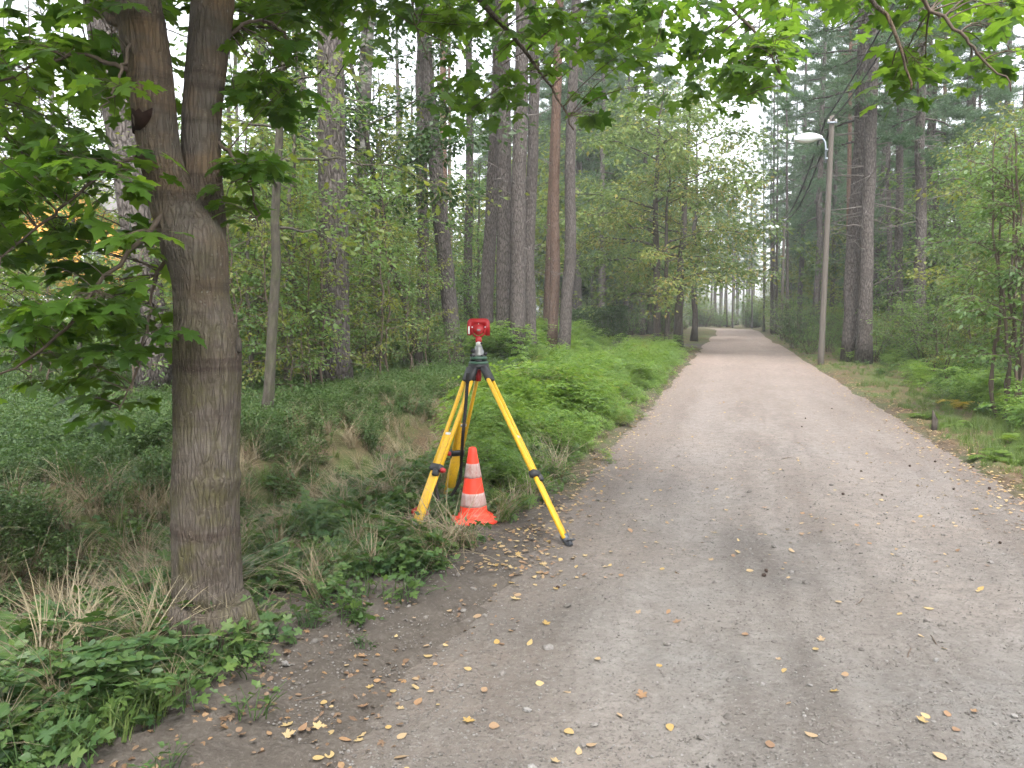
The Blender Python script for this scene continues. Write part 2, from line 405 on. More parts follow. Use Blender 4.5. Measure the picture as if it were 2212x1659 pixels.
def road_mask(x, y):
    """1 inside the gravel strip"""
    s = s_of(x, y) + 0.12 * wav(x, y, 1.9, 12); t = t_of(x, y)
    sh = np.where(t > T_BEND, ((t - T_BEND) ** 2) / 25.0, 0.0)
    s = s - sh
    return sstep(0.22, -0.22, s) * sstep(-3.6, -3.15, s), s
def h(x, y):
    x = np.asarray(x, float); y = np.asarray(y, float)
    m, s = road_mask(x, y); t = t_of(x, y)
    far = sstep(30, 60, np.hypot(x, y))
    z = 0.025 + 0.022 * wav(x, y, 3.1) + 0.05 * wav(x, y, 0.5, 6) * sstep(0.6, 4, np.abs(s + 1.65) - 1.65)
    z = z - 0.46 * np.exp(-((s - 2.45) / 0.52) ** 2) * sstep(26, 10, t)
    z = z + 0.16 * sstep(2.6, 3.5, s) + 0.07 * wav(x, y, 1.4, 3) * sstep(2.8, 4, s)
    z = z + 0.02 * np.exp(-((s - 0.75) / 0.5) ** 2)
    z = z - 0.10 * sstep(-4.2, -6.5, s)
    side = sstep(31, 33, t) * sstep(38, 36, t) * sstep(-1, 0.5, s) * sstep(60, 10, s)
    z = z * (1 - side)
    return z * (1 - m) + (-0.06) * m
def hz(x, y): return float(h(x, y))

def axis_pts(lo, hi, a, b, fine, grow=1.13):
    p = list(np.arange(a, b, fine)); st_ = fine; v = p[-1]
    while v < hi: st_ *= grow; v += st_; p.append(v)
    st_ = fine; v = a; q = []
    while v > lo: st_ *= grow; v -= st_; q.append(v)
    return np.array(q[::-1] + p)
gx = axis_pts(-240, 240, -4.2, 4.6, 0.06); gy = axis_pts(-60, 240, 2.2, 11.5, 0.06)
X, Y = np.meshgrid(gx, gy); nx, ny = len(gx), len(gy)
Z = h(X, Y)
fine = 0.012 * (np.random.default_rng(5).normal(size=Z.shape)) * (road_mask(X, Y)[0] < 0.9)
V = np.stack([X, Y, Z + fine], -1).reshape(-1, 3)
i = np.arange(ny - 1)[:, None] * nx; j = np.arange(nx - 1)[None, :]
Q = np.stack([i + j, i + j + 1, i + nx + j + 1, i + nx + j], -1).reshape(-1, 4)

def mat_ground():
    m, n, out = newmat('forest_floor')
    v = coords(n)
    at = N(n, 'ShaderNodeAttribute', attribute_name='dirt')
    big = noise(n, v, 0.9, 5, 0.6); mid = noise(n, v, 7, 6, 0.65); fin = noise(n, v, 45, 5, 0.7)
    litter = mixc(n, ramp(n, mid, [(0.35, 0.0), (0.7, 1.0)]), (0.045, 0.033, 0.022), (0.13, 0.09, 0.055))
    litter = mixc(n, ramp(n, fin, [(0.5, 0.0), (0.7, 0.6)]), litter, (0.20, 0.145, 0.09))
    moss = mixc(n, fin, (0.03, 0.055, 0.015), (0.075, 0.105, 0.03))
    fl = mixc(n, ramp(n, big, [(0.42, 0.0), (0.6, 0.85)]), litter, moss)
    dirt = mixc(n, mid, (0.042, 0.036, 0.031), (0.085, 0.073, 0.062)); dirt = mixc(n, ramp(n, fin, [(0.5, 0.0), (0.75, 0.7)]), dirt, (0.125, 0.113, 0.10))
    edge = mth(n, 'ADD', at.outputs['Fac'], mth(n, 'MULTIPLY', mth(n, 'SUBTRACT', mid, 0.5), 0.9))
    c = mixc(n, ramp(n, edge, [(0.35, 0.0), (0.65, 1.0)]), fl, dirt)
    hh = mth(n, 'ADD', mid, mth(n, 'MULTIPLY', fin, 0.6))
    bsdf(n, out, c, 0.95, 0.1, hh, 0.8, 0.02); return m
gm, gs = road_mask(V[:, 0], V[:, 1])
dirt_attr = np.maximum(sstep(1.0, -0.1, gs) * (gs > -1.6), sstep(-4.0, -3.3, gs) * (gs <= -1.6))
gt_ = t_of(V[:, 0], V[:, 1])
dirt_attr = np.maximum(dirt_attr * np.where(gt_ < -1, 1.0, 0.55), 0.9 * sstep(1.65, 0.9, gs) * (gs > -1) * sstep(-1.4, -2.4, gt_) * sstep(-6.6, -5.0, gt_))
side_ = sstep(31.3, 32.5, gt_) * sstep(37.5, 36.3, gt_) * (gs > -1) * (gs < 60)
dirt_attr = np.maximum(dirt_attr, side_)
ground = ob('ground', mk_mesh('ground', V, Q, mat_ground(), smooth=True, extra={'dirt': dirt_attr}), kind='structure', label='forest floor and verges with moss, leaf litter and bare soil', cat='ground')

def mat_road():
    m, n, out = newmat('gravel_road')
    v = coords(n); 
    at = N(n, 'ShaderNodeAttribute', attribute_name='u')          # 0 left edge .. 1 right edge
    al = N(n, 'ShaderNodeAttribute', attribute_name='l')
    mp = N(n, 'ShaderNodeCombineXYZ'); n.links.new(mth(n, 'MULTIPLY', at.outputs['Fac'], 3.35), mp.inputs[0]); n.links.new(mth(n, 'MULTIPLY', al.outputs['Fac'], 0.16), mp.inputs[1])
    streak = noise(n, mp.outputs[0], 3.2, 5, 0.6)
    big = noise(n, v, 0.55, 4, 0.6); mid = noise(n, v, 9, 6, 0.65); fin = noise(n, v, 120, 4, 0.7); grit = noise(n, v, 34, 6, 0.75)
    c = mixc(n, ramp(n, streak, [(0.38, 0.0), (0.6, 1.0)]), (0.07, 0.064, 0.059), (0.16, 0.151, 0.142))
    wu = ramp(n, at.outputs['Fac'], [(0.0, 0.0), (0.14, 0.05), (0.27, 0.75), (0.4, 0.15), (0.52, 0.08), (0.70, 0.75), (0.84, 0.05), (1.0, 0.0)], 'EASE')
    c = mixc(n, mth(n, 'MULTIPLY', wu, 0.78), c, (0.198, 0.187, 0.176))
    eg = ramp(n, at.outputs['Fac'], [(0.0, 1.0), (0.10, 0.55), (0.2, 0.0), (0.84, 0.0), (0.93, 0.5), (1.0, 1.0)])
    c = mixc(n, mth(n, 'MULTIPLY', eg, 0.85), c, (0.085, 0.071, 0.06))
    pink = ramp(n, big, [(0.4, 0.0), (0.62, 0.45)])
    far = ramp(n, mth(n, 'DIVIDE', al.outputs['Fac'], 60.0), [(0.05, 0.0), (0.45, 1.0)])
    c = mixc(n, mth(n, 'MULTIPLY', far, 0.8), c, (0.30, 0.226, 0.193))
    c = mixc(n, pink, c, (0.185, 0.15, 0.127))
    c = mixc(n, ramp(n, mid, [(0.42, 0.5), (0.6, 0.0)]), c, (0.115, 0.103, 0.092))
    vo = N(n, 'ShaderNodeTexVoronoi', feature='F1'); vo.inputs['Scale'].default_value = 75; n.links.new(v, vo.inputs['Vector'])
    peb = ramp(n, vo.outputs['Distance'], [(0.15, 1.0), (0.42, 0.0)])
    sel = N(n, 'ShaderNodeSeparateColor'); n.links.new(vo.outputs['Color'], sel.inputs[0])
    on = mth(n, 'MULTIPLY', peb, ramp(n, sel.outputs[0], [(0.7, 0.0), (0.78, 1.0)]))
    c = mixc(n, mth(n, 'MULTIPLY', on, 0.55), c, mixc(n, sel.outputs[1], (0.08, 0.074, 0.07), (0.25, 0.24, 0.23)))
    c = mixc(n, ramp(n, fin, [(0.3, 0.35), (0.5, 0.0)]), c, (0.085, 0.077, 0.07))
    c = mixc(n, ramp(n, grit, [(0.34, 0.7), (0.47, 0.0)]), c, (0.075, 0.066, 0.058)); c = mixc(n, ramp(n, grit, [(0.54, 0.0), (0.68, 0.6)]), c, (0.2, 0.187, 0.173))
    hh = mth(n, 'ADD', mth(n, 'ADD', mth(n, 'MULTIPLY', mid, 0.6), mth(n, 'MULTIPLY', grit, 0.7)), mth(n, 'ADD', mth(n, 'MULTIPLY', on, 0.5), mth(n, 'MULTIPLY', fin, 0.35)))
    bsdf(n, out, c, 0.92, 0.15, hh, 1.0, 0.014); return m
ts = axis_pts(-30, T_BEND + 60, -6.5, 4, 0.06, 1.1); us = np.linspace(0.75, -4.1, 96)
SS, TT = np.meshgrid(us, ts)
sh = np.where(TT > T_BEND, ((TT - T_BEND) ** 2) / 25.0, 0.0)
RX, RY = st(SS + sh, TT)
uu = -SS / 3.35
RZ = 0.018 * (1 - ((uu - .5) * 2) ** 2) - 0.016 * (np.exp(-((uu - .27) / .07) ** 2) + np.exp(-((uu - .70) / .07) ** 2)) + 0.008 * wav(RX, RY, 2.3, 8) + 0.003 * np.random.default_rng(9).normal(size=RX.shape)
RZ = np.clip(RZ, -.03, .05) - 0.20 * sstep(0.02, .7, SS) - .20 * sstep(-3.38, -4.05, SS)
n1, n2 = RX.shape
i = np.arange(n1 - 1)[:, None] * n2; j = np.arange(n2 - 1)[None, :]
Qr = np.stack([i + j + 1, i + j, i + n2 + j, i + n2 + j + 1], -1).reshape(-1, 4)[:, ::-1]
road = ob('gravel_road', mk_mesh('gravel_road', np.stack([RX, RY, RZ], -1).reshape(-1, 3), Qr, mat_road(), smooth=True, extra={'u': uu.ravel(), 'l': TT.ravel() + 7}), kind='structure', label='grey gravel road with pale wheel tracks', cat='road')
def surf(x, y):
    """top of ground or road"""
    x = np.asarray(x, float); y = np.asarray(y, float)
    s = s_of(x, y); u = -s / 3.35
    rz = 0.018 * (1 - ((u - .5) * 2) ** 2) - 0.016 * (np.exp(-((u - .27) / .07) ** 2) + np.exp(-((u - .70) / .07) ** 2)) + 0.008 * wav(x, y, 2.3, 8)
    rz = np.clip(rz, -.03, .05) - 0.20 * sstep(0.02, .7, s) - .20 * sstep(-3.38, -4.05, s)
    return np.maximum(h(x, y), rz)

# ------------------------------------------------------------------ tree generators
def rot_from(dirv):
    return Vector(dirv).to_track_quat('Z', 'Y').to_euler()

def gen_pine(seed, H, r0, lo, Rc, nlimb, ntuft, ndead=16, bend=0.15, nlen=0.14, nw=0.010, nper=11, droop=0.15, dead_lo=2.2, dlen=1.1):
    g = np.random.default_rng(seed); mb = MB(); lf = MB(); dbs = []
    n = 26; zz = np.linspace(0, 1, n)
    px = np.cumsum(g.normal(size=n)) * bend * 0.10; py = np.cumsum(g.normal(size=n)) * bend * 0.10
    path = np.c_[px - px[0], py - py[0], zz * H]
    rad = r0 * (1 - zz) ** 0.62 * (1 + 0.38 * np.exp(-zz * H / 0.35)) + 0.012
    mb.add(*tube(path, rad, 16, True, 0.025, g))
    def at(z):
        k = z / H * (n - 1); a = int(min(k, n - 2)); return path[a] + (path[a + 1] - path[a]) * (k - a), np.interp(z / H, zz, rad)
    for _ in range(ndead):
        z = g.uniform(dead_lo, lo + 1); c, r = at(z); az = g.uniform(0, 6.28); L = g.uniform(0.25, dlen) * (0.5 + z / lo)
        e = np.array([math.cos(az), math.sin(az), 0]); up = g.uniform(-.35, .35)
        k = np.linspace(0, 1, 6)[:, None]
        p = c + e * L * k + np.array([0, 0, 1]) * (up * L * k + .25 * L * g.uniform(-1, 1) * k * k) + g.normal(size=(6, 3)) * .03 * L * k
        db = MB(); dbs.append(db); db.add(*tube(p, np.linspace(.02, .006, 6), 5))
        if L > .6:
            q = p[3] + (e * .4 + g.normal(size=3) * .5) * np.linspace(0, .5 * L, 4)[:, None]; db.add(*tube(q, np.linspace(.009, .004, 4), 4))
    tp, td = [], []
    for i_ in range(nlimb):
        f = (i_ + g.uniform()) / nlimb; z = lo + (H * .98 - lo) * f; c, r = at(z)
        az = i_ * 2.4 + g.normal() * .4; L = Rc * (1.0 - .75 * f ** 1.6) * g.uniform(.65, 1.15) * (0.55 + 0.45 * min(1, f * 5))
        e = np.array([math.cos(az), math.sin(az), 0]); k = np.linspace(0, 1, 8)[:, None]
        p = c + e * L * k + np.array([0, 0, 1]) * L * ((.32 - droop * 1.5 * (1 - f)) * k - droop * 1.6 * (1 - f) * k * k * .6 + .12 * k ** 3) + g.normal(size=(8, 3)) * .035 * L * k
        mb.add(*tube(p, np.linspace(max(.02, r * .3), .007, 8), 5))
        m = int(ntuft / nlimb)
        ks = 7 * (0.28 + 0.72 * g.uniform(size=m) ** .7); a = np.minimum(ks.astype(int), 6)
        base = p[a] + (p[a + 1] - p[a]) * (ks - a)[:, None]
        side = np.cross(e, [0, 0, 1]); sg = g.normal(size=m) * .30 * L * (1 - .6 * ks / 7)
        cl = np.round(ks * 1.6) ; 
        pos = base + side * (sg)[:, None] + e * (np.abs(sg) * .55)[:, None] + np.c_[g.normal(size=m) * .05, g.normal(size=m) * .05, g.normal(size=m) * .07 - .12 * droop * np.abs(sg)]
        tp.append(pos); td.append(unit(e * .8 + side * np.sign(sg)[:, None] * .6 + np.c_[np.zeros(m), np.zeros(m), g.uniform(-.1, .7, m)] + g.normal(size=(m, 3)) * .2))
        for w_ in range(6):
            kk = g.integers(2, 7); b0 = p[kk]; dd = side * g.choice([-1, 1]) * g.uniform(.2, .42) * L + e * .25 * L
            mb.add(*tube(np.array([b0, b0 + dd * .5 + [0, 0, .03], b0 + dd]), [.009, .006, .003], 4, False))
    tp = np.concatenate(tp); td = np.concatenate(td); m = len(tp)
    nd = unit(td[:, None, :] + g.normal(size=(m, nper, 3)) * .62).reshape(-1, 3)
    pp = np.repeat(tp, nper, 0) + np.repeat(td, nper, 0) * g.uniform(-.06, .06, (m * nper, 1))
    M3 = frames(nd, g.normal(size=nd.shape)) * (nlen * g.uniform(.7, 1.2, m * nper))[:, None, None]
    lV = np.array([[-.5 * nw / nlen, 0, 0], [.5 * nw / nlen, 0, 0], [0, 1, 0]]); lF = np.array([[0, 1, 2]])
    V_, F_2, T_ = inst(lV, lF, M3, pp, np.repeat(np.clip(g.normal(.5, .22, m), 0, 1), nper))
    lf.add(V_, F_2, T_)
    return mb, lf, dbs

def gen_broad(seed, H, r0, lo, Rc, nlimb, nleaf, ll, shape='oval', upk=.55, clus=.16, subs=5, bend=.3, profile=None, seg=10, up_bias=1.0, tl=(.5, .22)):
    g = np.random.default_rng(seed); mb = MB(); lf = MB()
    n = 16; zz = np.linspace(0, 1, n)
    px = np.cumsum(g.normal(size=n)) * bend * .12; py = np.cumsum(g.normal(size=n)) * bend * .12
    path = np.c_[px - px[0], py - py[0], zz * H * .95]
    rad = r0 * (1 - zz) ** .7 * (1 + .35 * np.exp(-zz * H / .3)) + .006
    mb.add(*tube(path, rad, seg, True, .03, g))
    ends = []
    prof = profile or (lambda f: math.sin(math.pi * min(1, .18 + .82 * f)) ** .7)
    for i_ in range(nlimb):
        f = (i_ + g.uniform()) / nlimb; z = lo + (H * .93 - lo) * f
        k_ = z / (H * .95) * (n - 1); a = int(min(k_, n - 2)); c = path[a] + (path[a + 1] - path[a]) * (k_ - a); r = np.interp(k_, np.arange(n), rad)
        az = i_ * 2.4 + g.normal() * .5; L = Rc * prof(f) * g.uniform(.7, 1.15)
        e = np.array([math.cos(az), math.sin(az), 0]); k = np.linspace(0, 1, 8)[:, None]
        p = c + e * L * k + np.array([0, 0, 1]) * L * (upk * (.5 + f) * k - .28 * k * k) + g.normal(size=(8, 3)) * .05 * L * k
        mb.add(*tube(p, np.linspace(max(.009, r * .45), .004, 8), 5, False)); ends.append((p, L))
        for _ in range(subs):
            kk = g.integers(2, 8); b0 = p[min(kk, 7)]; d_ = unit(e * .5 + g.normal(size=3) * np.array([.8, .8, .45]) + [0, 0, .1]); l2 = L * g.uniform(.22, .5)
            q = b0 + d_ * l2 * np.linspace(0, 1, 5)[:, None] + g.normal(size=(5, 3)) * .04 * l2; q[:, 2] -= .12 * l2 * np.linspace(0, 1, 5) ** 2
            mb.add(*tube(q, np.linspace(.007, .0025, 5), 4, False)); ends.append((q, l2))
    wts = np.array([e_[1] for e_ in ends]); cnt = g.multinomial(nleaf, wts / wts.sum())
    pos, dr = [], []
    for (p, L), c_ in zip(ends, cnt):
        if c_ == 0: continue
        nn = len(p); k = (nn - 1) * (.25 + .75 * g.uniform(size=c_) ** .8); a = np.minimum(k.astype(int), nn - 2)
        b = p[a] + (p[a + 1] - p[a]) * (k - a)[:, None]
        off = g.normal(size=(c_, 3)) * np.array([clus, clus, clus * .55])
        pos.append(b + off); dr.append(unit(off + unit(p[a + 1] - p[a]) * .12 + [0, 0, -.04]))
    pos = np.concatenate(pos); dr = np.concatenate(dr); m = len(pos)
    up = unit(np.array([0, 0, up_bias]) + g.normal(size=(m, 3)) * .5)
    dr = unit(dr * np.array([1, 1, .5]) + g.normal(size=(m, 3)) * .25 + [0, 0, -.2])
    lV, lF = {'oval': leaf_oval, 'quad': leaf_quad, 'maple': leaf_maple, 'oak': leaf_oak}[shape]()
    M3 = frames(dr, up) * (ll * g.uniform(.65, 1.25, m))[:, None, None]
    cl = .5 + .5 * np.sin(pos[:, 0] * 2.1 + seed) * np.cos(pos[:, 1] * 1.7) * np.sin(pos[:, 2] * 1.9)
    V_, F_2, T_ = inst(lV, lF, M3, pos, np.clip(g.normal(tl[0], tl[1], m) * .75 + .25 * cl, 0, 1))
    lf.add(V_, F_2, T_)
    return mb, lf

class Kind:
    """prototype meshes of one kind of plant: list of (part name, mesh)"""
    def __init__(s, parts): s.parts = parts
def place(kind, name, base, label, cat, group=None, rotz=0.0, lean=None, sc_=(1, 1, 1), swap=None, sink=.04):
    x, y = base[0], base[1]; z = hz(x, y) - sink
    if lean is not None:
        q = Vector(lean).to_track_quat('Z', 'Y'); rot = (q.to_matrix() @ Matrix.Rotation(rotz, 3, 'Z')).to_euler()
    else: rot = (0, 0, rotz)
    e = empty(name, (x, y, z), rot, label, cat, group, sc_)
    for pn, me in kind.parts:
        o = ob(pn, (swap or {}).get(pn, me), e)
    return e
def pine_kind(seed, bark=M_PINE, **k):
    mb, lf, dbs = gen_pine(seed, **k)
    pr = [('trunk', mb.mesh('pine_trunk', bark, True)), ('crown', lf.mesh('pine_crown', L_PINE))]
    K = Kind(pr + [('dead_branch', d.mesh('pine_dead_branch', M_DEAD, True)) for d in dbs]); K.far = Kind(pr)
    return K
def broad_kind(seed, bark, leaf, **k):
    mb, lf = gen_broad(seed, **k)
    return Kind([('trunk', mb.mesh('tree_trunk', bark, True)), ('crown', lf.mesh('tree_crown', leaf))])

# ------------------------------------------------------------------ foreground maple
def chain(pts, n):
    """smooth resample of pixel-measured (x,y,d,width px) points to path, radii"""
    p = np.array([P(a, b, c) for a, b, c, _ in pts]); r = np.array([w_ / 2 / F_ * c for _, _, c, w_ in pts])
    k = np.linspace(0, len(p) - 1, n); i0 = np.clip(k.astype(int), 0, len(p) - 2); u = (k - i0)[:, None]
    g_ = lambda A, q: A[np.clip(q, 0, len(A) - 1)]
    def cr(A):
        a, b, c, d_ = g_(A, i0 - 1), g_(A, i0), g_(A, i0 + 1), g_(A, i0 + 2)
        return .5 * (2 * b + (c - a) * u + (2 * a - 5 * b + 4 * c - d_) * u ** 2 + (3 * b - a - 3 * c + d_) * u ** 3)
    return cr(p), cr(r[:, None])[:, 0]

MD = 3.72
mbase = G(462, 1412)
mz = hz(mbase[0], mbase[1])
maple = empty('maple_tree', (mbase[0], mbase[1], mz - .05), label='forked maple with thick grey-brown trunk and broad green leaves by the road edge', cat='tree')
minv = -np.array(maple.location)
def bark_tube(path, rad, seg, g, amp=.018, rings=True):
    V_, Fs = tube(path, rad, seg, True)
    n = len(path); c = np.repeat(path, seg, 0); body = V_[:n * seg]
    d = body - c; th = np.tile(np.arange(seg) / seg * 2 * math.pi, n); zz = body[:, 2]
    bump = np.zeros(len(body))
    for k in range(2, 9): bump += np.sin(k * th + g.uniform(0, 6) + 1.1 * np.sin(zz * g.uniform(1, 3) + k)) * amp / k ** .6
    if rings:
        for _ in range(26):
            z0 = g.uniform(zz.min(), zz.max()); t0 = g.uniform(0, 6.28)
            bump += g.uniform(.02, .055) * np.exp(-((zz - z0 - .03 * np.sin(th + t0)) / .018) ** 2) * (.5 + .5 * np.cos(th - t0)) 
    for k in (11, 14, 17, 21, 26): bump += .011 * np.sin(k * th + 1.6 * np.sin(zz * 2.3 + k) + .9 * np.sin(zz * 7.1 + 2 * k)) * (.6 + .4 * np.sin(zz * 5 + k))
    if rings: bump += .13 * np.exp(-(zz - zz.min()) / .16) * np.cos(4 * th + 1.2) + .05 * np.exp(-(zz - zz.min()) / .3) * np.cos(7 * th)
    bump += g.normal(size=len(body)) * .006
    V_[:n * seg] = c + d * (1 + bump)[:, None]
    return V_, Fs
g = np.random.default_rng(21)
p1, r1 = chain([(467, 1445, MD, 206), (464, 1412, MD, 178), (460, 1370, MD, 164), (455, 1320, MD, 155), (449, 1240, MD, 147), (445, 1100, MD, 142), (447, 960, MD, 138), (449, 840, MD, 139), (448, 745, MD, 138), (437, 660, MD, 117), (432, 590, MD, 120), (420, 530, MD, 136), (398, 480, MD, 118), (374, 432, MD, 100), (350, 350, MD, 86), (335, 250, MD, 88), (320, 130, MD, 92), (297, 0, MD, 92), (270, -140, MD, 84), (235, -330, MD - .05, 72), (190, -560, MD - .1, 60), (160, -800, MD - .1, 44), (140, -1050, MD - .1, 26)], 380)
mt = MB(); mt.add(*[p if i_ else p + minv for i_, p in enumerate(bark_tube(p1, r1, 84, g))])
trunk = ob('trunk', mt.mesh('maple_trunk', M_MAPLEB, True), maple)
p2, r2 = chain([(436, 600, MD + .06, 70), (444, 520, MD + .08, 84), (442, 450, MD + .11, 84), (436, 390, MD + .13, 84), (434, 300, MD + .14, 80), (440, 200, MD + .15, 81), (450, 100, MD + .17, 84), (460, 0, MD + .2, 86), (470, -150, MD + .24, 80), (490, -360, MD + .3, 66), (520, -600, MD + .35, 50), (540, -900, MD + .4, 30)], 130)
mt = MB(); mt.add(*[p if i_ else p + minv for i_, p in enumerate(bark_tube(p2, r2, 72, g, .018, False))])
ob('stem', mt.mesh('maple_stem', M_MAPLEB, True), maple, label='right-hand stem of the fork')
# knob on the right of the trunk and the torn bark scar
def patch_on(path, rad, px, py, outline, lift, name, mat):
    """thin raised patch lying on the camera side of the stem"""
    pts = []
    for ox, oy in [(0, 0)] + list(outline):
        q = P(px + ox, py + oy, MD); k = np.argmin(np.abs(path[:, 2] - q[2])); c = path[k]; r = rad[k] + lift
        dx = np.clip((q[0] - c[0]) / r, -.97, .97); pts.append([q[0], c[1] - math.sqrt(1 - dx * dx) * r * 1.03, q[2]])
    pts = np.array(pts); cen = pts[0] + [0, -.003, 0]; pts = pts[1:]
    n = len(pts); V_ = np.vstack([cen, pts, pts + [0, .02, 0]]); j = np.arange(n); k = (j + 1) % n
    mb = MB(); mb.add(V_ + minv, [np.stack([np.zeros(n, int), 1 + j, 1 + k], -1), np.stack([1 + k, 1 + j, 1 + n + j, 1 + n + k], -1)])
    return mb.mesh(name, mat, False)
M_SCAR = plain('torn_bark', (0.018, 0.0105, 0.0085), 0.95, 0.05, 0.7, 60)
ob('bark_scar', patch_on(p1, r1, 318, 270, [(-28, -20), (-16, -28), (-8, -20), (2, -25), (10, -16), (20, -20), (30, -26), (28, -8), (22, 4), (14, 14), (2, 20), (-14, 17), (-27, 20), (-29, 2)], .006, 'bark_scar', M_SCAR), maple, label='dark torn patch of bark')
for k_, az in enumerate((-2.5, -1.75, -.95, -.1, 1.0, 2.2, 3.0)):
    e_ = np.array([math.cos(az), math.sin(az), 0]); L_ = g.uniform(.13, .24); t_ = np.linspace(0, 1, 9)[:, None]; sd_ = np.array([-e_[1], e_[0], 0])
    q_ = np.array([mbase[0], mbase[1], 0]) + e_ * (.09 + L_ * t_) + sd_ * .05 * g.normal() * t_ ** 2
    q_[:, 2] = mz + .17 * (1 - t_[:, 0]) ** 1.8 - .055 * t_[:, 0] - .01
    rr_ = .078 * (1 - t_[:, 0]) ** .8 + .012; rb_ = MB(); rb_.add(*[v if i_ else v + minv for i_, v in enumerate(bark_tube(q_, rr_, 16, g, .03, False))]); ob('root', rb_.mesh('maple_root', M_MAPLEB, True), maple)
kn = MB(); kc = P(515, 745, MD - .02); kV, kF = lathe([(.0, -.035), (.012, -.03), (.016, -.01), (.014, .015), (.008, .03), (0, .035)], 10)
kn.add(kV * (1 + g.normal(size=(len(kV), 1)) * .12) + kc + minv, kF); ob('bark_knob', kn.mesh('bark_knob', M_DARKB, True), maple)

BR = [
 [(375, 440, MD, 20), (345, 472, 3.62, 12), (230, 600, 3.5, 9), (120, 730, 3.42, 7), (0, 805, 3.35, 5), (-110, 850, 3.3, 3)],
 [(335, 330, MD, 16), (280, 345, 3.6, 10), (180, 410, 3.5, 7), (90, 490, 3.45, 6), (-50, 600, 3.4, 3)],
 [(320, 180, MD, 16), (270, 150, 3.65, 11), (180, 120, 3.6, 8), (60, 150, 3.6, 6), (-80, 215, 3.6, 3)],
 [(315, 90, MD, 40), (282, 62, 3.7, 26), (235, 30, 3.75, 24), (180, -20, 3.8, 22), (90, -130, 3.9, 18), (-60, -260, 4.0, 10)],
 [(420, 560, MD + .05, 12), (350, 570, 3.82, 9), (330, 640, 3.75, 7), (300, 780, 3.6, 5), (255, 885, 3.55, 3)],
 [(455, 300, MD + .14, 12), (510, 345, 3.82, 6), (545, 420, 3.8, 5), (560, 490, 3.8, 3)],
 [(465, 120, MD + .2, 14), (530, 50, 4.0, 8), (600, 60, 4.2, 6), (655, 150, 4.3, 3)],
 [(277, 60, 3.68, 9), (272, 110, 3.6, 8), (262, 160, 3.55, 6), (240, 210, 3.5, 4), (215, 250, 3.5, 3)],
 [(485, -250, MD + .3, 44), (700, -190, 4.35, 26), (950, -70, 5.0, 17), (1090, 60, 5.2, 11), (1190, 190, 5.3, 5), (1240, 280, 5.3, 3)],
 [(600, -225, 4.1, 30), (900, -190, 4.9, 20), (1300, -90, 5.4, 14), (1520, -20, 5.5, 10), (1640, 80, 5.5, 6), (1690, 180, 5.4, 3)],
 [(500, -420, MD + .3, 40), (1000, -380, 3.75, 28), (1500, -180, 3.45, 18), (1800, -60, 3.3, 12), (1930, 60, 3.25, 8), (1965, 190, 3.2, 4)],
 [(1650, -120, 3.36, 13), (1900, -60, 3.25, 10), (2040, 40, 3.2, 8), (2110, 110, 3.15, 6), (2190, 190, 3.1, 3)],
 [(700, -190, 4.35, 18), (800, -110, 4.6, 10), (880, -20, 4.7, 6), (900, 60, 4.7, 3)],
]
BS = []
for k_, b in enumerate(BR):
    p, r = chain(b, 26); p = p + g.normal(size=p.shape) * .006
    mb = MB(); mb.add(*[q if i_ else q + minv for i_, q in enumerate(tube(p, np.maximum(r, .0022), 8))])
    ob('branch', mb.mesh('maple_branch', M_MAPLEB if b[0][3] > 30 else M_TWIG, True), maple)
    BS.append(p[5:])
# high crown limbs above the picture
hi = []
for p, r in ((p1, r1), (p2, r2)):
    for k_ in range(9):
        a = p[int(len(p) * (.80 + .02 * k_))]; az = g.uniform(0, 6.28); L = g.uniform(1.2, 2.6)
        q = a + np.array([math.cos(az), math.sin(az), .55]) * L * np.linspace(0, 1, 8)[:, None] + g.normal(size=(8, 3)) * .05; q[:, 2] -= .2 * L * np.linspace(0, 1, 8) ** 2
        mb = MB(); mb.add(*[v if i_ else v + minv for i_, v in enumerate(tube(q, np.linspace(.03, .006, 8), 6))]); ob('branch', mb.mesh('maple_branch', M_TWIG, True), maple); hi.append(q)
ALLB = np.concatenate(BS)
REG = [(-60, 260, -40, 330, 3.35, 4.6, 44), (-60, 330, 300, 560, 3.2, 4.3, 50), (-60, 365, 530, 740, 3.2, 4.2, 32), (130, 370, 640, 905, 3.35, 4.0, 14), (330, 430, -60, 290, 4.05, 4.8, 9),
       (-40, 120, 690, 840, 3.2, 3.6, 7), (498, 560, 350, 500, 3.65, 3.95, 9), (490, 640, -40, 230, 3.85, 4.6, 20), (940, 1290, -40, 255, 4.7, 5.8, 44), (1290, 1710, -50, 110, 4.7, 6.2, 44), (1330, 1700, 90, 210, 5.1, 6.4, 18), (1460, 1720, 40, 240, 5.2, 6.6, 14),
       (1700, 2230, -60, 70, 3.4, 4.3, 24), (1885, 2005, 60, 200, 3.3, 3.9, 8), (2090, 2230, 50, 170, 3.2, 3.8, 7), (640, 950, -60, 40, 4.2, 4.9, 7)]
tw = MB(); LP, LD, LU, LS, LT = [], [], [], [], []
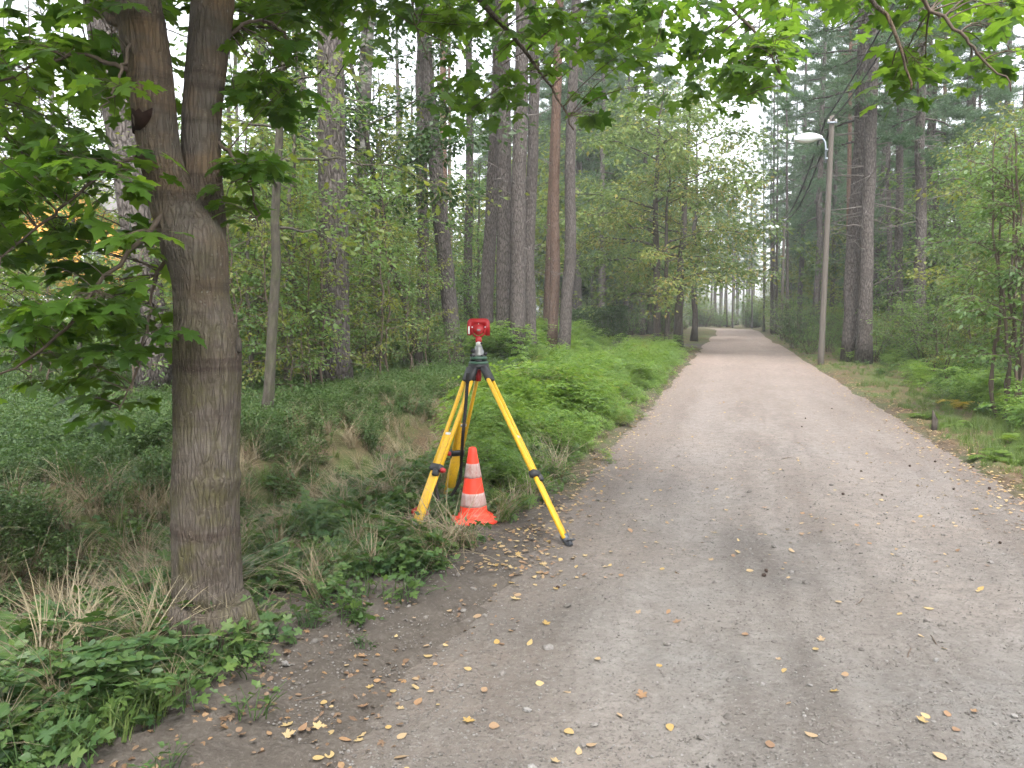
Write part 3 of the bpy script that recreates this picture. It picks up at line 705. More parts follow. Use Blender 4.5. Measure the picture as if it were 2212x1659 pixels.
def cluster(c, src, nl, size, tint):
    k = np.argmin(((src - c) ** 2).sum(1)); a = src[k]; L = np.linalg.norm(c - a)
    mid = (a + c) / 2 + [0, 0, .10 * L] + g.normal(size=3) * .04 * L
    t_ = np.linspace(0, 1, 7)[:, None]; q = (1 - t_) ** 2 * a + 2 * t_ * (1 - t_) * mid + t_ ** 2 * c
    tw.add(*[v if i_ else v + minv for i_, v in enumerate(tube(q, np.linspace(.0035, .0014, 7), 4, False))])
    d0 = unit(c - a + np.array([0, 0, .02]))
    for _ in range(nl):
        b = q[g.integers(4, 7)]; ang = g.uniform(0, 6.28); o = np.array([math.cos(ang), math.sin(ang), g.uniform(-.25, .25)]) * .8 + d0 * .6
        o = unit(o); lp = g.uniform(.05, .13); e = b + o * lp + [0, 0, -.02]
        tw.add(*[v if i_ else v + minv for i_, v in enumerate(tube(np.array([b, (b + e) / 2 + [0, 0, .01], e]), .0011, 3, False))])
        LP.append(e); LD.append(unit(o * np.array([1, 1, .3]) + [0, 0, -g.uniform(.1, .75)])); LU.append(unit(np.array([0, 0, 1.]) + g.normal(size=3) * .33)); LS.append(size * g.uniform(.72, 1.25)); LT.append(np.clip(tint + g.normal() * .16, 0, 1))
for (x0, x1, y0, y1, d0, d1, nc) in REG:
    for _ in range(nc):
        cluster(P(g.uniform(x0, x1), g.uniform(y0, y1), g.uniform(d0, d1)), ALLB, g.integers(5, 10), 0.08 if x0 > 1600 else .1, g.uniform(.1, .9))
nvis = len(LP)
HI = np.concatenate(hi)
for _ in range(520):  # unseen leaf clusters, thickened to shade the trunk and left foreground
    c = HI[g.integers(len(HI))] + g.normal(size=3) * np.array([.75, .75, .4])
    if c[2] < 3.1 and c[1] > 1.2: c[2] = 3.1 + g.uniform(0, .6)
    cluster(c, HI, g.integers(6, 10), .125, g.uniform(.2, .8))
LP, LD, LU, LS, LT = map(np.array, (LP, LD, LU, LS, LT))
M3 = frames(LD, LU)
qx, qy, qd = proj(LP)
inside = (qx > -30) & (qx < 2240) & (qy > -30) & (qy < 1700) & (np.arange(len(LP)) < nvis)
score = np.where(inside, LS / qd, 0); order = np.argsort(-score); own = order[:300]; rest = order[300:]
VAR = []
for k_ in range(8):
    lV, lF = leaf_maple(g.uniform(.12, .4), g.uniform(-.05, .2)); VAR.append([mk_mesh('maple_leaf', lV, lF, L_MAPLE, np.full(len(lV), t_ / 5 + .1)) for t_ in range(5)])
for k_ in own:
    e = Matrix(M3[k_].tolist()).to_euler()
    ob('leaf', VAR[g.integers(8)][int(min(4, LT[k_] * 5))], maple, LP[k_] + minv, e, (LS[k_],) * 3)
cr = MB()
for k_ in range(4):
    lV, lF = leaf_maple(.15 + .08 * k_, .05 * k_); s_ = rest[k_::4]
    V_, F_2, T_ = inst(lV, lF, M3[s_] * LS[s_][:, None, None], LP[s_] + minv, LT[s_]); cr.add(V_, F_2, T_)
ob('crown', cr.mesh('maple_crown', L_MAPLE), maple, kind='stuff')
ob('twigs', tw.mesh('maple_twigs', M_TWIG), maple, kind='stuff')

# ------------------------------------------------------------------ pines and other trees of the wood
PK = [pine_kind(100 + i_, H=21 + i_, r0=.25, lo=11.5 + i_ * .4, Rc=2.7, nlimb=30, ntuft=2100, ndead=20, bend=.22 + .1 * i_) for i_ in range(3)]
PKB = [pine_kind(140 + i_, H=19 + i_, r0=.20, lo=6.5 + i_, Rc=2.4, nlimb=34, ntuft=3000, nlen=.18, nw=.018, nper=10, ndead=26, bend=.25, dlen=1.7, droop=.3) for i_ in range(2)]
PKL = [pine_kind(160 + i_, H=16 + 1.5 * i_, r0=.16, lo=3.2 + i_ * .8, Rc=2.5, nlimb=50, ntuft=5200, nlen=.2, nw=.022, nper=9, ndead=18, bend=.3, dlen=1.6, droop=.42, dead_lo=1.2) for i_ in range(3)]
RED = {'trunk': None}
def red_of(kind):
    me = kind.parts[0][1].copy(); me.materials[0] = M_PINER; return {'trunk': me}
REDS = {id(k): red_of(k) for k in PK}
def pine_px(x, d, xt, yt, wpx, label, kind=None, red=False, group=None, name='pine_tree', yb=None):
    """foot seen at column x at depth d, passing column xt at row yt; wpx trunk width"""
    k0 = k = kind or PK[int(rng.integers(len(PK)))]
    if d > 34: k = k.far
    b = P(x, 680, d); z = hz(b[0], b[1]); a = np.array([b[0], d, z]); t = P(xt, yt, d); ln = unit(t - a)
    r = wpx / 2 / F_ * d / .235
    return place(k, name, a, label, 'pine tree', group, rng.uniform(0, 6.28), ln, (r, r, 1), REDS.get(id(k0)) if red else None)
pine_px(722, 13.3, 712, 60, 59, 'thick pine with deeply furrowed grey bark between the slim young tree and the birch', PK[0])
pine_px(328, 12.6, 283, 470, 66, 'furrowed grey pine standing behind the leaves of the forked maple', PK[1])
pine_px(668, 24, 652, 50, 24, 'straight pine trunk just beside the thick furrowed pine, against white sky', PK[2])
pine_px(575, 27, 571, 200, 22, 'pine trunk half screened by the slim young tree', PK[1])
pine_px(985, 20, 905, 60, 32, 'leaning pine whose trunk tilts well off vertical among upright pines', PK[0])
pine_px(904, 22.5, 906, 250, 25, 'upright pine crossed by the leaning pine', PK[2])
pine_px(966, 33, 955, 150, 17, 'reddish pine trunk behind the leaning pine', PK[1], True)
pine_px(977, 46, 975, 380, 9, 'thin orange-barked pine far behind the leaning pine', PK[2], True, 'thin orange pines far behind the leaning pine')
pine_px(930, 47, 930, 400, 7, 'thin orange-barked pine far behind the leaning pine', PK[0], True, 'thin orange pines far behind the leaning pine')
pine_px(1015, 27, 1013, 250, 18, 'single slender pine standing left of the dense pine group, clear of its neighbours', PK[1])
pine_px(1054, 22, 1078, 200, 27, 'pine on the outer edge of the dense pine group, leaning into it', PK[2])
pine_px(1090, 21.2, 1094, 200, 33, 'stout middle pine of the dense group behind the survey tripod', PK[0])
pine_px(1122, 20.5, 1121, 200, 32, 'stout pine touching the middle pine of the dense group', PK[1])
pine_px(1150, 23, 1154, 230, 25, 'straight grey pine next to the two stout pines of the group', PK[2])
pine_px(1178, 26.5, 1197, 240, 14, 'thin reddish pine squeezed between thicker trunks of the group', PK[0], True)
pine_px(1192, 24.5, 1202, 230, 20, 'medium reddish pine leaning slightly toward the road', PK[1], True)
pine_px(1214, 24, 1238, 200, 24, 'dark pine at the road end of the dense group, near the hedge', PK[2])
pine_px(1840, 26.5, 1857, 120, 37, 'thick pine beside the nearer lamp pole, first of a touching pair', PKB[0])
pine_px(1868, 25.8, 1885, 200, 34, 'thick pine pressed against its twin beside the nearer lamp pole, with dead stubs', PKB[1])
pine_px(1834, 37, 1836, 60, 10, 'thin orange pine just behind the twin pines', PK[1], True)
pine_px(1924, 33, 1921, 300, 14, 'slim grey pine right behind the twin pines', PKB[0])
pine_px(1943, 30.5, 1944, 250, 21, 'pine with many dead stubs standing next to the twin pines', PKB[1])
pine_px(1953, 36, 1978, 300, 8, 'very thin leaning pine among the roadside pines', PK[0])
pine_px(1984, 28, 1994, 60, 29, 'tall dark pine with long crooked dead branches', PKB[0])
pine_px(2012, 34, 2012, 60, 16, 'slim pine close behind the tall dark pine', PKB[1])
pine_px(2036, 41, 2044, 80, 11, 'orange-barked pine rising above the leafy saplings', PK[2], True)
pine_px(2110, 44, 2116, 200, 12, 'pine half hidden in the sapling thicket', PKB[0])
pine_px(1672, 62, 1674, 300, 8, 'slim pine trunk by the far end of the road', PKB[1], group='pines by the far end of the road')
for x, d, wp in ((1679, 60, 7), (1703, 52, 8), (1651, 75, 5), (1668, 68, 6), (1570, 105, 4), (1556, 110, 4), (1583, 100, 4), (1625, 96, 4)):
    pine_px(x, d, x + rng.uniform(-3, 3), 300, wp, 'slim pine trunk by the far end of the road', PKB[int(rng.integers(2))], group='pines by the far end of the road')

BIRCH = Kind([(a, b) for a, b in broad_kind(31, M_BIRCH, L_SHRUB, H=20, r0=.19, lo=9, Rc=2.6, nlimb=26, nleaf=5200, ll=.08, shape='quad').parts])
b = P(750, 680, 19); place(BIRCH, 'birch_tree', (b[0], 19), 'white-barked birch with dark horizontal cracks behind the thick pine', 'birch tree', lean=unit(P(788, 60, 19) - np.array([b[0], 19, 0])))
SLIM = broad_kind(41, M_GREYB, L_YELL, H=7.5, r0=.055, lo=2.2, Rc=1.7, nlimb=13, nleaf=900, ll=.10, shape='oak', clus=.12, subs=3, bend=.28, upk=.35)
b = P(566, 680, 9.4); place(SLIM, 'young_tree', (b[0], 9.4), 'slim young tree with yellow-green leaves between the maple and the thick pine', 'tree', rotz=.6, lean=unit(P(604, 250, 9.4) - np.array([b[0], 9.4, 0])))
OAKD = broad_kind(43, M_DARKB, L_DARK, H=9.5, r0=.09, lo=3.4, Rc=2.8, nlimb=16, nleaf=6500, ll=.15, shape='oval', bend=.3, clus=.22)
b = P(912, 680, 18.5); place(OAKD, 'oak_tree', (b[0], 18.5), 'crooked dark tree with dense dark green foliage left of the leaning pine', 'tree', rotz=2.0, lean=unit(np.array([-.22, 0, 1.])))

LIN = [broad_kind(50 + i_, M_DARKB, L_OAK, H=9.8 - .9 * i_, r0=.14 - .02 * i_, lo=1.9 + .2 * i_, Rc=4.1 - .5 * i_, nlimb=20, nleaf=8600 - 2000 * i_, ll=.16, shape='oval', clus=.2, subs=6, bend=.35, upk=.42) for i_ in range(2)]
LINSH = []
for k_ in LIN:
    me = k_.parts[1][1].copy(); me.materials[0] = L_SHRUB; LINSH.append(me)
for x, d, k_, sc_, lb in ((1419, 32, 0, 1.08, 'roadside tree with browning crown, first in the row by the pale driveway'), (1441, 31.5, 1, .85, 'thin roadside tree standing close to the first tree of the row'), (1466, 37, 0, 1.3, 'forked roadside tree in the middle of the row'), (1500, 46, 1, 1.35, 'pale-trunked roadside tree at the far end of the row')):
    b = P(x, 680, d); place(LIN[k_], 'roadside_tree', (b[0], d), lb, 'tree', 'row of roadside trees', rng.uniform(0, 6), None, (sc_, sc_, sc_))

# ------------------------------------------------------------------ shrubs and saplings
def gen_shrub(seed, H, Rr, nst, nleaf, ll, shape='quad'):
    g_ = np.random.default_rng(seed); mb = MB(); pos, dr = [], []
    for k in range(nst):
        az = g_.uniform(0, 6.28); r_ = Rr * g_.uniform(.1, 1); hh = H * g_.uniform(.6, 1.05) * (1 - .35 * r_ / Rr)
        k_ = np.linspace(0, 1, 8)[:, None]; e = np.array([math.cos(az), math.sin(az), 0])
        b = e * Rr * .2 * g_.uniform(); p = b + e * r_ * k_ ** 1.4 + np.array([0, 0, 1.]) * hh * k_ + g_.normal(size=(8, 3)) * .05 * k_
        mb.add(*tube(p, np.linspace(.012, .003, 8), 4, False))
        for _ in range(6):
            i0 = g_.integers(2, 8); d_ = unit(g_.normal(size=3) * [1, 1, .4] + e * .4); l2 = g_.uniform(.2, .55) * H * .35
            q = p[i0] + d_ * l2 * np.linspace(0, 1, 4)[:, None]; q[:, 2] -= .1 * l2 * np.linspace(0, 1, 4) ** 2; mb.add(*tube(q, [.005, .004, .003, .002], 3, False))
            m = max(1, int(nleaf / nst / 6)); t_ = g_.uniform(.1, 1.05, (m, 1)); o = g_.normal(size=(m, 3)) * [.07, .07, .045]
            pos.append(p[i0] + d_ * l2 * t_ + o); dr.append(unit(o + d_ * .05))
    pos = np.concatenate(pos); dr = np.concatenate(dr); m = len(pos)
    lV, lF = leaf_oval() if shape == 'oval' else (leaf_maple() if shape == 'maple' else leaf_quad())
    M3 = frames(unit(dr * [1, 1, .5] + [0, 0, -.25]), unit(np.array([0, 0, 1.]) + g_.normal(size=(m, 3)) * .45)) * (ll * g_.uniform(.6, 1.25, m))[:, None, None]
    lf = MB(); V_, F_2, T_ = inst(lV, lF, M3, pos, np.clip(g_.normal(.5, .25, m), 0, 1)); lf.add(V_, F_2, T_)
    return mb, lf
def shrub_kind(seed, leaf, **k):
    mb, lf = gen_shrub(seed, **k); return Kind([('stems', mb.mesh('shrub_stems', M_TWIG)), ('foliage', lf.mesh('shrub_foliage', leaf))])
SH = [shrub_kind(200, L_SHRUB, H=2.2, Rr=1.1, nst=16, nleaf=3000, ll=.075), shrub_kind(201, L_SHRUB, H=1.5, Rr=.9, nst=14, nleaf=2200, ll=.06), shrub_kind(202, L_YELL, H=2.0, Rr=.9, nst=11, nleaf=1500, ll=.065), shrub_kind(203, L_DARK, H=1.8, Rr=1.0, nst=16, nleaf=3200, ll=.06)]
SAP = [broad_kind(220, M_TWIG, L_SHRUB, H=4.6, r0=.022, lo=.9, Rc=1.0, nlimb=14, nleaf=900, ll=.085, shape='oval', clus=.10, subs=3, bend=.3, seg=6, upk=.6),
       broad_kind(221, M_TWIG, L_YELL, H=3.4, r0=.016, lo=.6, Rc=.85, nlimb=12, nleaf=600, ll=.075, shape='oval', clus=.10, subs=3, bend=.3, seg=6, upk=.6),
       broad_kind(222, M_TWIG, L_SHRUB, H=2.4, r0=.012, lo=.35, Rc=.7, nlimb=10, nleaf=420, ll=.08, shape='oval', clus=.09, subs=2, bend=.25, seg=6, upk=.5),
       broad_kind(223, M_TWIG, L_HERB, H=1.5, r0=.009, lo=.3, Rc=.5, nlimb=8, nleaf=110, ll=.13, shape='maple', clus=.08, subs=2, bend=.2, seg=6, upk=.5)]
UND = [broad_kind(230 + i_, M_GREYB, [L_SHRUB, L_YELL, L_SHRUB][i_], H=6.8 - .5 * i_, r0=.05, lo=1.0, Rc=2.0, nlimb=20, nleaf=3000, ll=.105, shape='oval', clus=.17, subs=4, bend=.4, seg=7, upk=.5) for i_ in range(3)]
for ks, adjs in ((SH, ('tall spreading', 'low compact', 'yellowing open', 'dark dense')), (SAP, ('tall', 'yellowish', 'short', 'broad-leaved')), (UND, ('tall green', 'yellow-leaved', 'green'))):
    for k_, a_ in zip(ks, adjs): k_.adj = a_
def spots(n, x0, x1, d0, d1, g_):
    d = np.exp(g_.uniform(math.log(d0), math.log(d1), n)); x = g_.uniform(x0, x1, n); return (x - CX) / F_ * d, d
def scatter_things(kinds, name, n, x0, x1, d0, d1, label, cat, group, smin=-9e9, smax=9e9, s0=.7, s1=1.2, seed=0, okf=None):
    g_ = np.random.default_rng(seed); x, y = spots(n * 3, x0, x1, d0, d1, g_); c = 0
    for a, b_ in zip(x, y):
        if c >= n: break
        s = float(s_of(a, b_))
        if not (smin < s < smax) or -4.0 < s < .6: continue
        if okf and not okf(a, b_): continue
        if cat in ('tree', 'pine tree') and s < 0 and ((1590 < CX + F_ * a / b_ < 1800 and b_ < 51) or (1622 < CX + F_ * a / b_ < 1668 and b_ < 78)): continue
        if 35 < CX + F_ * a / b_ < 270 and 17 < b_ < 44 and (cat != 'shrub' or b_ > 26): continue
        if 1195 < CX + F_ * a / b_ < 1375 and b_ < 40: continue
        if cat in ('tree', 'pine tree') and 0 < s < 3.2 and b_ > 30: continue
        k = g_.uniform(s0, s1); kk_ = kinds[int(g_.integers(len(kinds)))]; place(getattr(kk_, 'far', kk_), name, (a, b_), ' '.join(x_ for x_ in ('small' if k < s0 + .3 * (s1 - s0) else 'large' if k > s0 + .7 * (s1 - s0) else '', getattr(kk_, 'adj', ''), label) if x_), cat, group, g_.uniform(0, 6.28), None, (k, k, k * g_.uniform(.85, 1.15))); c += 1
scatter_things(SH, 'shrub', 34, -40, 1180, 17, 42, 'shrub in the undergrowth between the pine trunks beyond the ditch', 'shrub', 'shrubs between the pine trunks', 5, 99, .7, 1.25, 1)
scatter_things([SAP[1], SAP[2]], 'sapling', 40, -40, 1180, 10.5, 30, 'thin-stemmed sapling rising from the bilberry carpet beyond the ditch', 'sapling', 'saplings beyond the ditch', 4.2, 99, .6, 1.1, 2)
scatter_things(UND, 'understorey_tree', 26, -60, 1200, 13.5, 34, 'slender sparse-leaved tree among the pines beyond the ditch', 'tree', 'young trees among the pines', 6, 99, .75, 1.2, 21)
scatter_things(UND, 'understorey_tree', 16, 520, 1230, 11, 20, 'young tree close behind the ditch, screening the pines', 'tree', 'young trees close behind the ditch', 5.2, 99, .55, .95, 33)
scatter_things([SAP[1], SAP[2], SAP[0]], 'sapling', 34, 480, 1230, 10, 18, 'wispy sapling in the thicket around the thick furrowed pine', 'sapling', 'saplings around the thick pine', 4.4, 99, .6, 1.0, 34)
scatter_things(SH, 'shrub', 40, -60, 1230, 24, 60, 'hazy shrub far back among the pine trunks', 'shrub', 'shrubs far back among the pines', 6, 99, .9, 1.7, 23)
scatter_things(UND, 'understorey_tree', 14, 2030, 2380, 15, 36, 'slender young tree in the wood by the twin pines', 'tree', 'young trees by the twin pines', -99, -7.2, .8, 1.25, 22)
scatter_things(UND, 'understorey_tree', 22, 1850, 2380, 27, 52, 'young tree filling the wood behind the twin pines', 'tree', 'young trees behind the twin pines', -99, -8, .9, 1.5, 35)
scatter_things([SH[0], SH[1], SH[2]], 'shrub', 44, 1660, 2330, 20, 60, 'shrub in the thicket behind the lamp poles', 'shrub', 'shrubs behind the lamp poles', -99, -5.4, .7, 1.2, 3)
scatter_things([SAP[0], SAP[1], SAP[2]], 'sapling', 60, 2010, 2350, 12.5, 26, 'thin sapling in the leafy thicket beside the grass verge', 'sapling', 'saplings beside the grass verge', -99, -6.2, .6, 1.15, 4)
scatter_things([SAP[3], SAP[2]], 'seedling', 14, 1890, 2300, 12, 21, 'seedling at the front of the verge thicket', 'seedling', 'seedlings at the front of the thicket', -99, -5.4, .6, 1.0, 5)
for k_, (x, d, sc_) in enumerate(((1720, 37, 1.25), (1700, 47, 1.2), (1752, 31, .9), (1735, 42, 1.4), (1790, 33, 1.0))):
    b = P(x, 680, d); place(SH[[3, 0, 1, 3, 0][k_]], 'shrub', (b[0], d), 'dense dark shrub on the verge between the two nearer lamp poles', 'shrub', 'dense shrubs between the lamp poles', k_ * 1.3, None, (sc_, sc_, sc_))
for k_, (x, d) in enumerate(((2166, 11.8), (2178, 11.5), (2190, 11.9), (2201, 11.4), (2212, 11.7), (2226, 11.3), (2158, 12.4))):
    b = P(x, 680, d); place(SAP[0], 'sapling', (b[0], d), 'slender stem in the clump of close saplings by the ferns', 'sapling', 'clump of close saplings by the ferns', k_ * 1.1, unit(np.array([rng.normal() * .05, rng.normal() * .05, 1])), (.9, .9, .9))

# far woods
FARB = [broad_kind(240 + i_, M_GREYB, [L_SHRUB, L_YELL, L_DARK][i_], H=9, r0=.12, lo=1.6, Rc=3.0, nlimb=18, nleaf=2600, ll=.26, shape='quad', clus=.4, subs=4, seg=8) for i_ in range(3)]
for k_, a_ in zip(FARB, ('mid-green', 'yellowish', 'dark-leaved')): k_.adj = a_
for ks, a_ in ((PK, 'high-crowned'), (PKB, 'straight'), (PKL, 'low-branched')):
    for k_ in ks: k_.adj = a_
scatter_things(FARB, 'deciduous_tree', 60, -100, 1300, 36, 95, 'hazy tree in the far woods beyond the pines', 'tree', 'deciduous trees in the far woods', 8, 999, .55, 1.0, 6)
scatter_things(PK, 'pine_tree', 22, -100, 1000, 45, 100, 'far pine with bare trunk in the woods beyond the thick furrowed pine', 'pine tree', 'bare pines in the far woods', 10, 999, .7, .95, 7)
scatter_things(PKB + PKL, 'pine_tree', 24, 980, 1480, 48, 110, 'far pine with hazy needle crown behind the roadside trees', 'pine tree', 'far pines behind the roadside trees', 5, 999, .8, 1.1, 8)
scatter_things(PKL + PKB, 'pine_tree', 42, 1640, 2420, 33, 95, 'pine with drooping needle branches in the wood behind the lamp poles', 'pine tree', 'pines of the wood behind the lamp poles', -999, -7, .8, 1.15, 9)
scatter_things(FARB, 'deciduous_tree', 34, 1660, 2400, 36, 110, 'leafy understorey tree in the wood behind the lamp poles', 'tree', 'understorey trees behind the lamp poles', -999, -7, .45, .95, 10)
scatter_things(FARB, 'deciduous_tree', 12, 1180, 1540, 48, 95, 'airy tree rising behind the row of roadside trees', 'tree', 'tall trees behind the roadside row', 4, 999, 1.5, 2.1, 26)
scatter_things(PKL, 'pine_tree', 14, 1180, 1560, 42, 100, 'pine with needle branches behind the row of roadside trees', 'pine tree', 'tall pines behind the roadside row', 4, 999, 1.1, 1.4, 27)
scatter_things(SH, 'shrub', 26, 1240, 1530, 44, 100, 'shrub under the roadside trees beyond the pale driveway', 'shrub', 'shrubs beyond the driveway', 3, 99, 1.2, 2.2, 24, lambda a, b: not (30 < t_of(a, b) < 39))
scatter_things(PKL, 'pine_tree', 15, 1610, 1830, 51, 95, 'pine with long grey-green branches just behind the lamp poles', 'pine tree', 'pines just behind the lamp poles', -999, -5.5, 1.05, 1.35, 28)
scatter_things(FARB, 'deciduous_tree', 18, 1590, 1830, 56, 120, 'leafy tree just behind the lamp poles', 'tree', 'leafy trees just behind the lamp poles', -999, -5.5, .6, 1.2, 29)
scatter_things(FARB, 'deciduous_tree', 22, 1240, 1540, 60, 120, 'shaded leafy tree behind the row of roadside trees', 'tree', 'leafy trees behind the roadside row', 4, 999, .6, 1.1, 25)
g9 = np.random.default_rng(77)
for k_ in range(22):
    x = g9.uniform(1500, 1660); d = g9.uniform(101, 113); b = P(x, 680, d); s = g9.uniform(1.1, 2.2)
    place(SH[k_ % 4], 'shrub', (b[0], d), 'far shrub closing the view beyond the bend of the road', 'shrub', 'far shrubs beyond the bend', g9.uniform(0, 6), None, (s, s, s))
for k_ in range(26):
    x = g9.uniform(1480, 1680); d = g9.uniform(112, 150); b = P(x, 680, d); s = g9.uniform(.8, 1.15)
    if k_ % 3: place(PKB[k_ % 2].far, 'pine_tree', (b[0], d), 'distant pine closing the view at the bend of the road', 'pine tree', 'distant pines at the bend of the road', g9.uniform(0, 6), None, (s, s, s))
    else: place(FARB[k_ % 2], 'deciduous_tree', (b[0], d), 'distant leafy tree closing the view at the bend of the road', 'tree', 'distant leafy trees at the bend of the road', g9.uniform(0, 6), None, (s * .5, s * .5, s * .5))

for k_, (x, y, kk, sc_) in enumerate(((-6.5, -4.5, 0, 1.2), (-11, -1, 0, 1.2), (-6.1, -.9, 0, .9))):  # added trees out of view, put in to shade the near left ground
    place(LIN[kk], 'roadside_tree', (x, y), 'unseen leafy tree added beside the near road to shade the verge', 'tree', 'unseen trees added to shade the near verge', k_ * 1.7, None, (sc_,) * 3, {'crown': LINSH[kk]})
# ------------------------------------------------------------------ hedge and house
def hedge():
    g_ = np.random.default_rng(61); a = P(1226, 680, 39); b_ = P(1352, 680, 39); L = np.linalg.norm(b_ - a); m = 9000
    x = g_.uniform(-L / 2, L / 2, m); y = g_.uniform(-.6, .6, m); z = g_.uniform(.05, 1.5, m)
    f = g_.integers(0, 3, m); y = np.where(f == 0, -.6 + g_.normal(size=m) * .05, y); z = np.where(f == 1, 1.5 + g_.normal(size=m) * .05, z)
    pos = np.c_[x, y, z]; pos[:, 2] += .08 * np.sin(x * 1.3)
    M3 = frames(unit(g_.normal(size=(m, 3))), unit(g_.normal(size=(m, 3)) + [0, -.4, .6])) * (.11 * g_.uniform(.6, 1.2, m))[:, None, None]
    lV, lF = leaf_quad(); lf = MB(); lf.add(*inst(lV, lF, M3, pos, np.clip(g_.normal(.5, .25, m), 0, 1)))
    st_ = MB()
    for k in range(14): st_.add(*tube(np.array([[(k - 6.5) * L / 14, 0, 0], [(k - 6.5) * L / 14 + .1, .1, .6], [(k - 6.5) * L / 14, 0, 1.3]]), [.02, .015, .008], 5))
    c = (a + b_) / 2; e = empty('hedge', (c[0], c[1], hz(c[0], c[1])), label='clipped dark green hedge beyond the weeds beside the road', cat='hedge')
    ob('foliage', lf.mesh('hedge_foliage', L_DARK), e); ob('stems', st_.mesh('hedge_stems', M_TWIG), e)
hedge()

M_ORANGE = plain('orange_board', (0.62, 0.30, 0.06), 0.7, 0.3, 0.12, 3)
M_WHITE = plain('white_render', (0.72, 0.72, 0.70), 0.8, 0.2, 0.1, 3)
M_ROOF = plain('grey_roof', (0.16, 0.15, 0.15), 0.8, 0.2, 0.2, 6)
M_GLASS = plain('window_glass', (0.05, 0.06, 0.07), 0.1, 0.6, 0.1, 3)
def house():
    D = 42; xa = P(20, 680, D)[0]; xb = P(262, 680, D)[0]; W = xb - xa; c = (xa + xb) / 2
    e = empty('house', (c, D + 4, hz(c, D + 4)), label='orange house with white lower wall glimpsed between the maple leaves', cat='house')
    lw = MB(); lw.add(*box((0, 0, 1.1), (W, 8, 2.3))); ob('lower_wall', lw.mesh('lower_wall', M_WHITE), e)
    nb = 22
    wl = MB(); wl.add(*box((0, 0, 4.0), (W - .04, 7.96, 3.5))); up_ = ob('upper_wall', wl.mesh('upper_wall', M_ORANGE), e)
    bm_ = MB(); bm_.add(*box((0, 0, 0), (W / nb - .012, .03, 3.44))); bmesh_ = bm_.mesh('board', M_ORANGE)
    for k in range(nb): ob('board', bmesh_, up_, (-W / 2 + (k + .5) * W / nb, -3.995, 4.0))
    for k, (x, z) in enumerate(((-1.6, 4.1), (1.5, 4.1), (-1.6, 1.35), (1.5, 1.35))):
        fr = MB()
        for dx, dz, sx_, sz_ in ((-.5, 0, .1, 1.3), (.5, 0, .1, 1.3), (0, .65, 1.1, .1), (0, -.65, 1.1, .1), (0, 0, .06, 1.2)): fr.add(*box((dx, 0, dz), (sx_, .1, sz_)))
        wn = ob('window', fr.mesh('window', M_WHITE), e, (x, -4.05, z)); pn = MB(); pn.add(*box((0, .03, 0), (.95, .02, 1.22))); ob('pane', pn.mesh('pane', M_GLASS), wn)
    rf = MB(); poly = [(-W / 2 - .5, 5.6), (0, 8.2), (W / 2 + .5, 5.6), (W / 2 + .5, 5.8), (0, 8.45), (-W / 2 - .5, 5.8)]
    rf.add(*extrude(poly, -4.5, 4.5)); ro = ob('roof', rf.mesh('roof', M_ROOF), e)
    gb = MB(); gb.add(*extrude([(-W / 2, 5.75), (W / 2, 5.75), (0, 8.1)], -3.9, 3.9)); ob('gable', gb.mesh('gable', M_ORANGE), e)
house()

feet = [G(893, 1166), G(1229, 1180), G(966, 1092)]; cb = G(1023, 1143)
# ------------------------------------------------------------------ ground cover (stuff, geometry-node instances)
def proto(name, mesh): return bpy.data.objects.new(name, mesh)
def scatter(name, meshes, pos, rotz, tilt, scl, idx, label, cat):
    col = bpy.data.collections.new(name + '_sources')
    for k, me in enumerate(meshes): col.objects.link(proto('%s_source_%02d' % (name, k), me))
    me = bpy.data.meshes.new(name); me.vertices.add(len(pos)); me.vertices.foreach_set('co', np.asarray(pos, np.float32).ravel())
    a = me.attributes.new('rot', 'FLOAT_VECTOR', 'POINT'); a.data.foreach_set('vector', np.c_[tilt, rotz].astype(np.float32).ravel())
    a = me.attributes.new('scl', 'FLOAT', 'POINT'); a.data.foreach_set('value', np.asarray(scl, np.float32))
    a = me.attributes.new('idx', 'INT', 'POINT'); a.data.foreach_set('value', np.asarray(idx, np.int32))
    o = ob(name, me, label=label, cat=cat, kind='stuff')
    gnt = bpy.data.node_groups.new(name + '_nodes', 'GeometryNodeTree')
    gnt.interface.new_socket('Geometry', in_out='INPUT', socket_type='NodeSocketGeometry'); gnt.interface.new_socket('Geometry', in_out='OUTPUT', socket_type='NodeSocketGeometry')
    n = gnt.nodes; gi = n.new('NodeGroupInput'); go = n.new('NodeGroupOutput'); ip = n.new('GeometryNodeInstanceOnPoints'); ci = n.new('GeometryNodeCollectionInfo')
    ci.inputs['Collection'].default_value = col; ci.inputs['Separate Children'].default_value = True; ci.inputs['Reset Children'].default_value = True
    def attr(nm, ty):
        x = n.new('GeometryNodeInputNamedAttribute'); x.data_type = ty; x.inputs[0].default_value = nm; return x.outputs[0]
    er = n.new('FunctionNodeEulerToRotation'); l = gnt.links.new
    l(gi.outputs[0], ip.inputs['Points']); l(ci.outputs[0], ip.inputs['Instance']); ip.inputs['Pick Instance'].default_value = True
    l(attr('idx', 'INT'), ip.inputs['Instance Index']); l(attr('rot', 'FLOAT_VECTOR'), er.inputs[0]); l(er.outputs[0], ip.inputs['Rotation']); l(attr('scl', 'FLOAT'), ip.inputs['Scale']); l(ip.outputs[0], go.inputs[0])
    o.modifiers.new('scatter', 'NODES').node_group = gnt
    return o
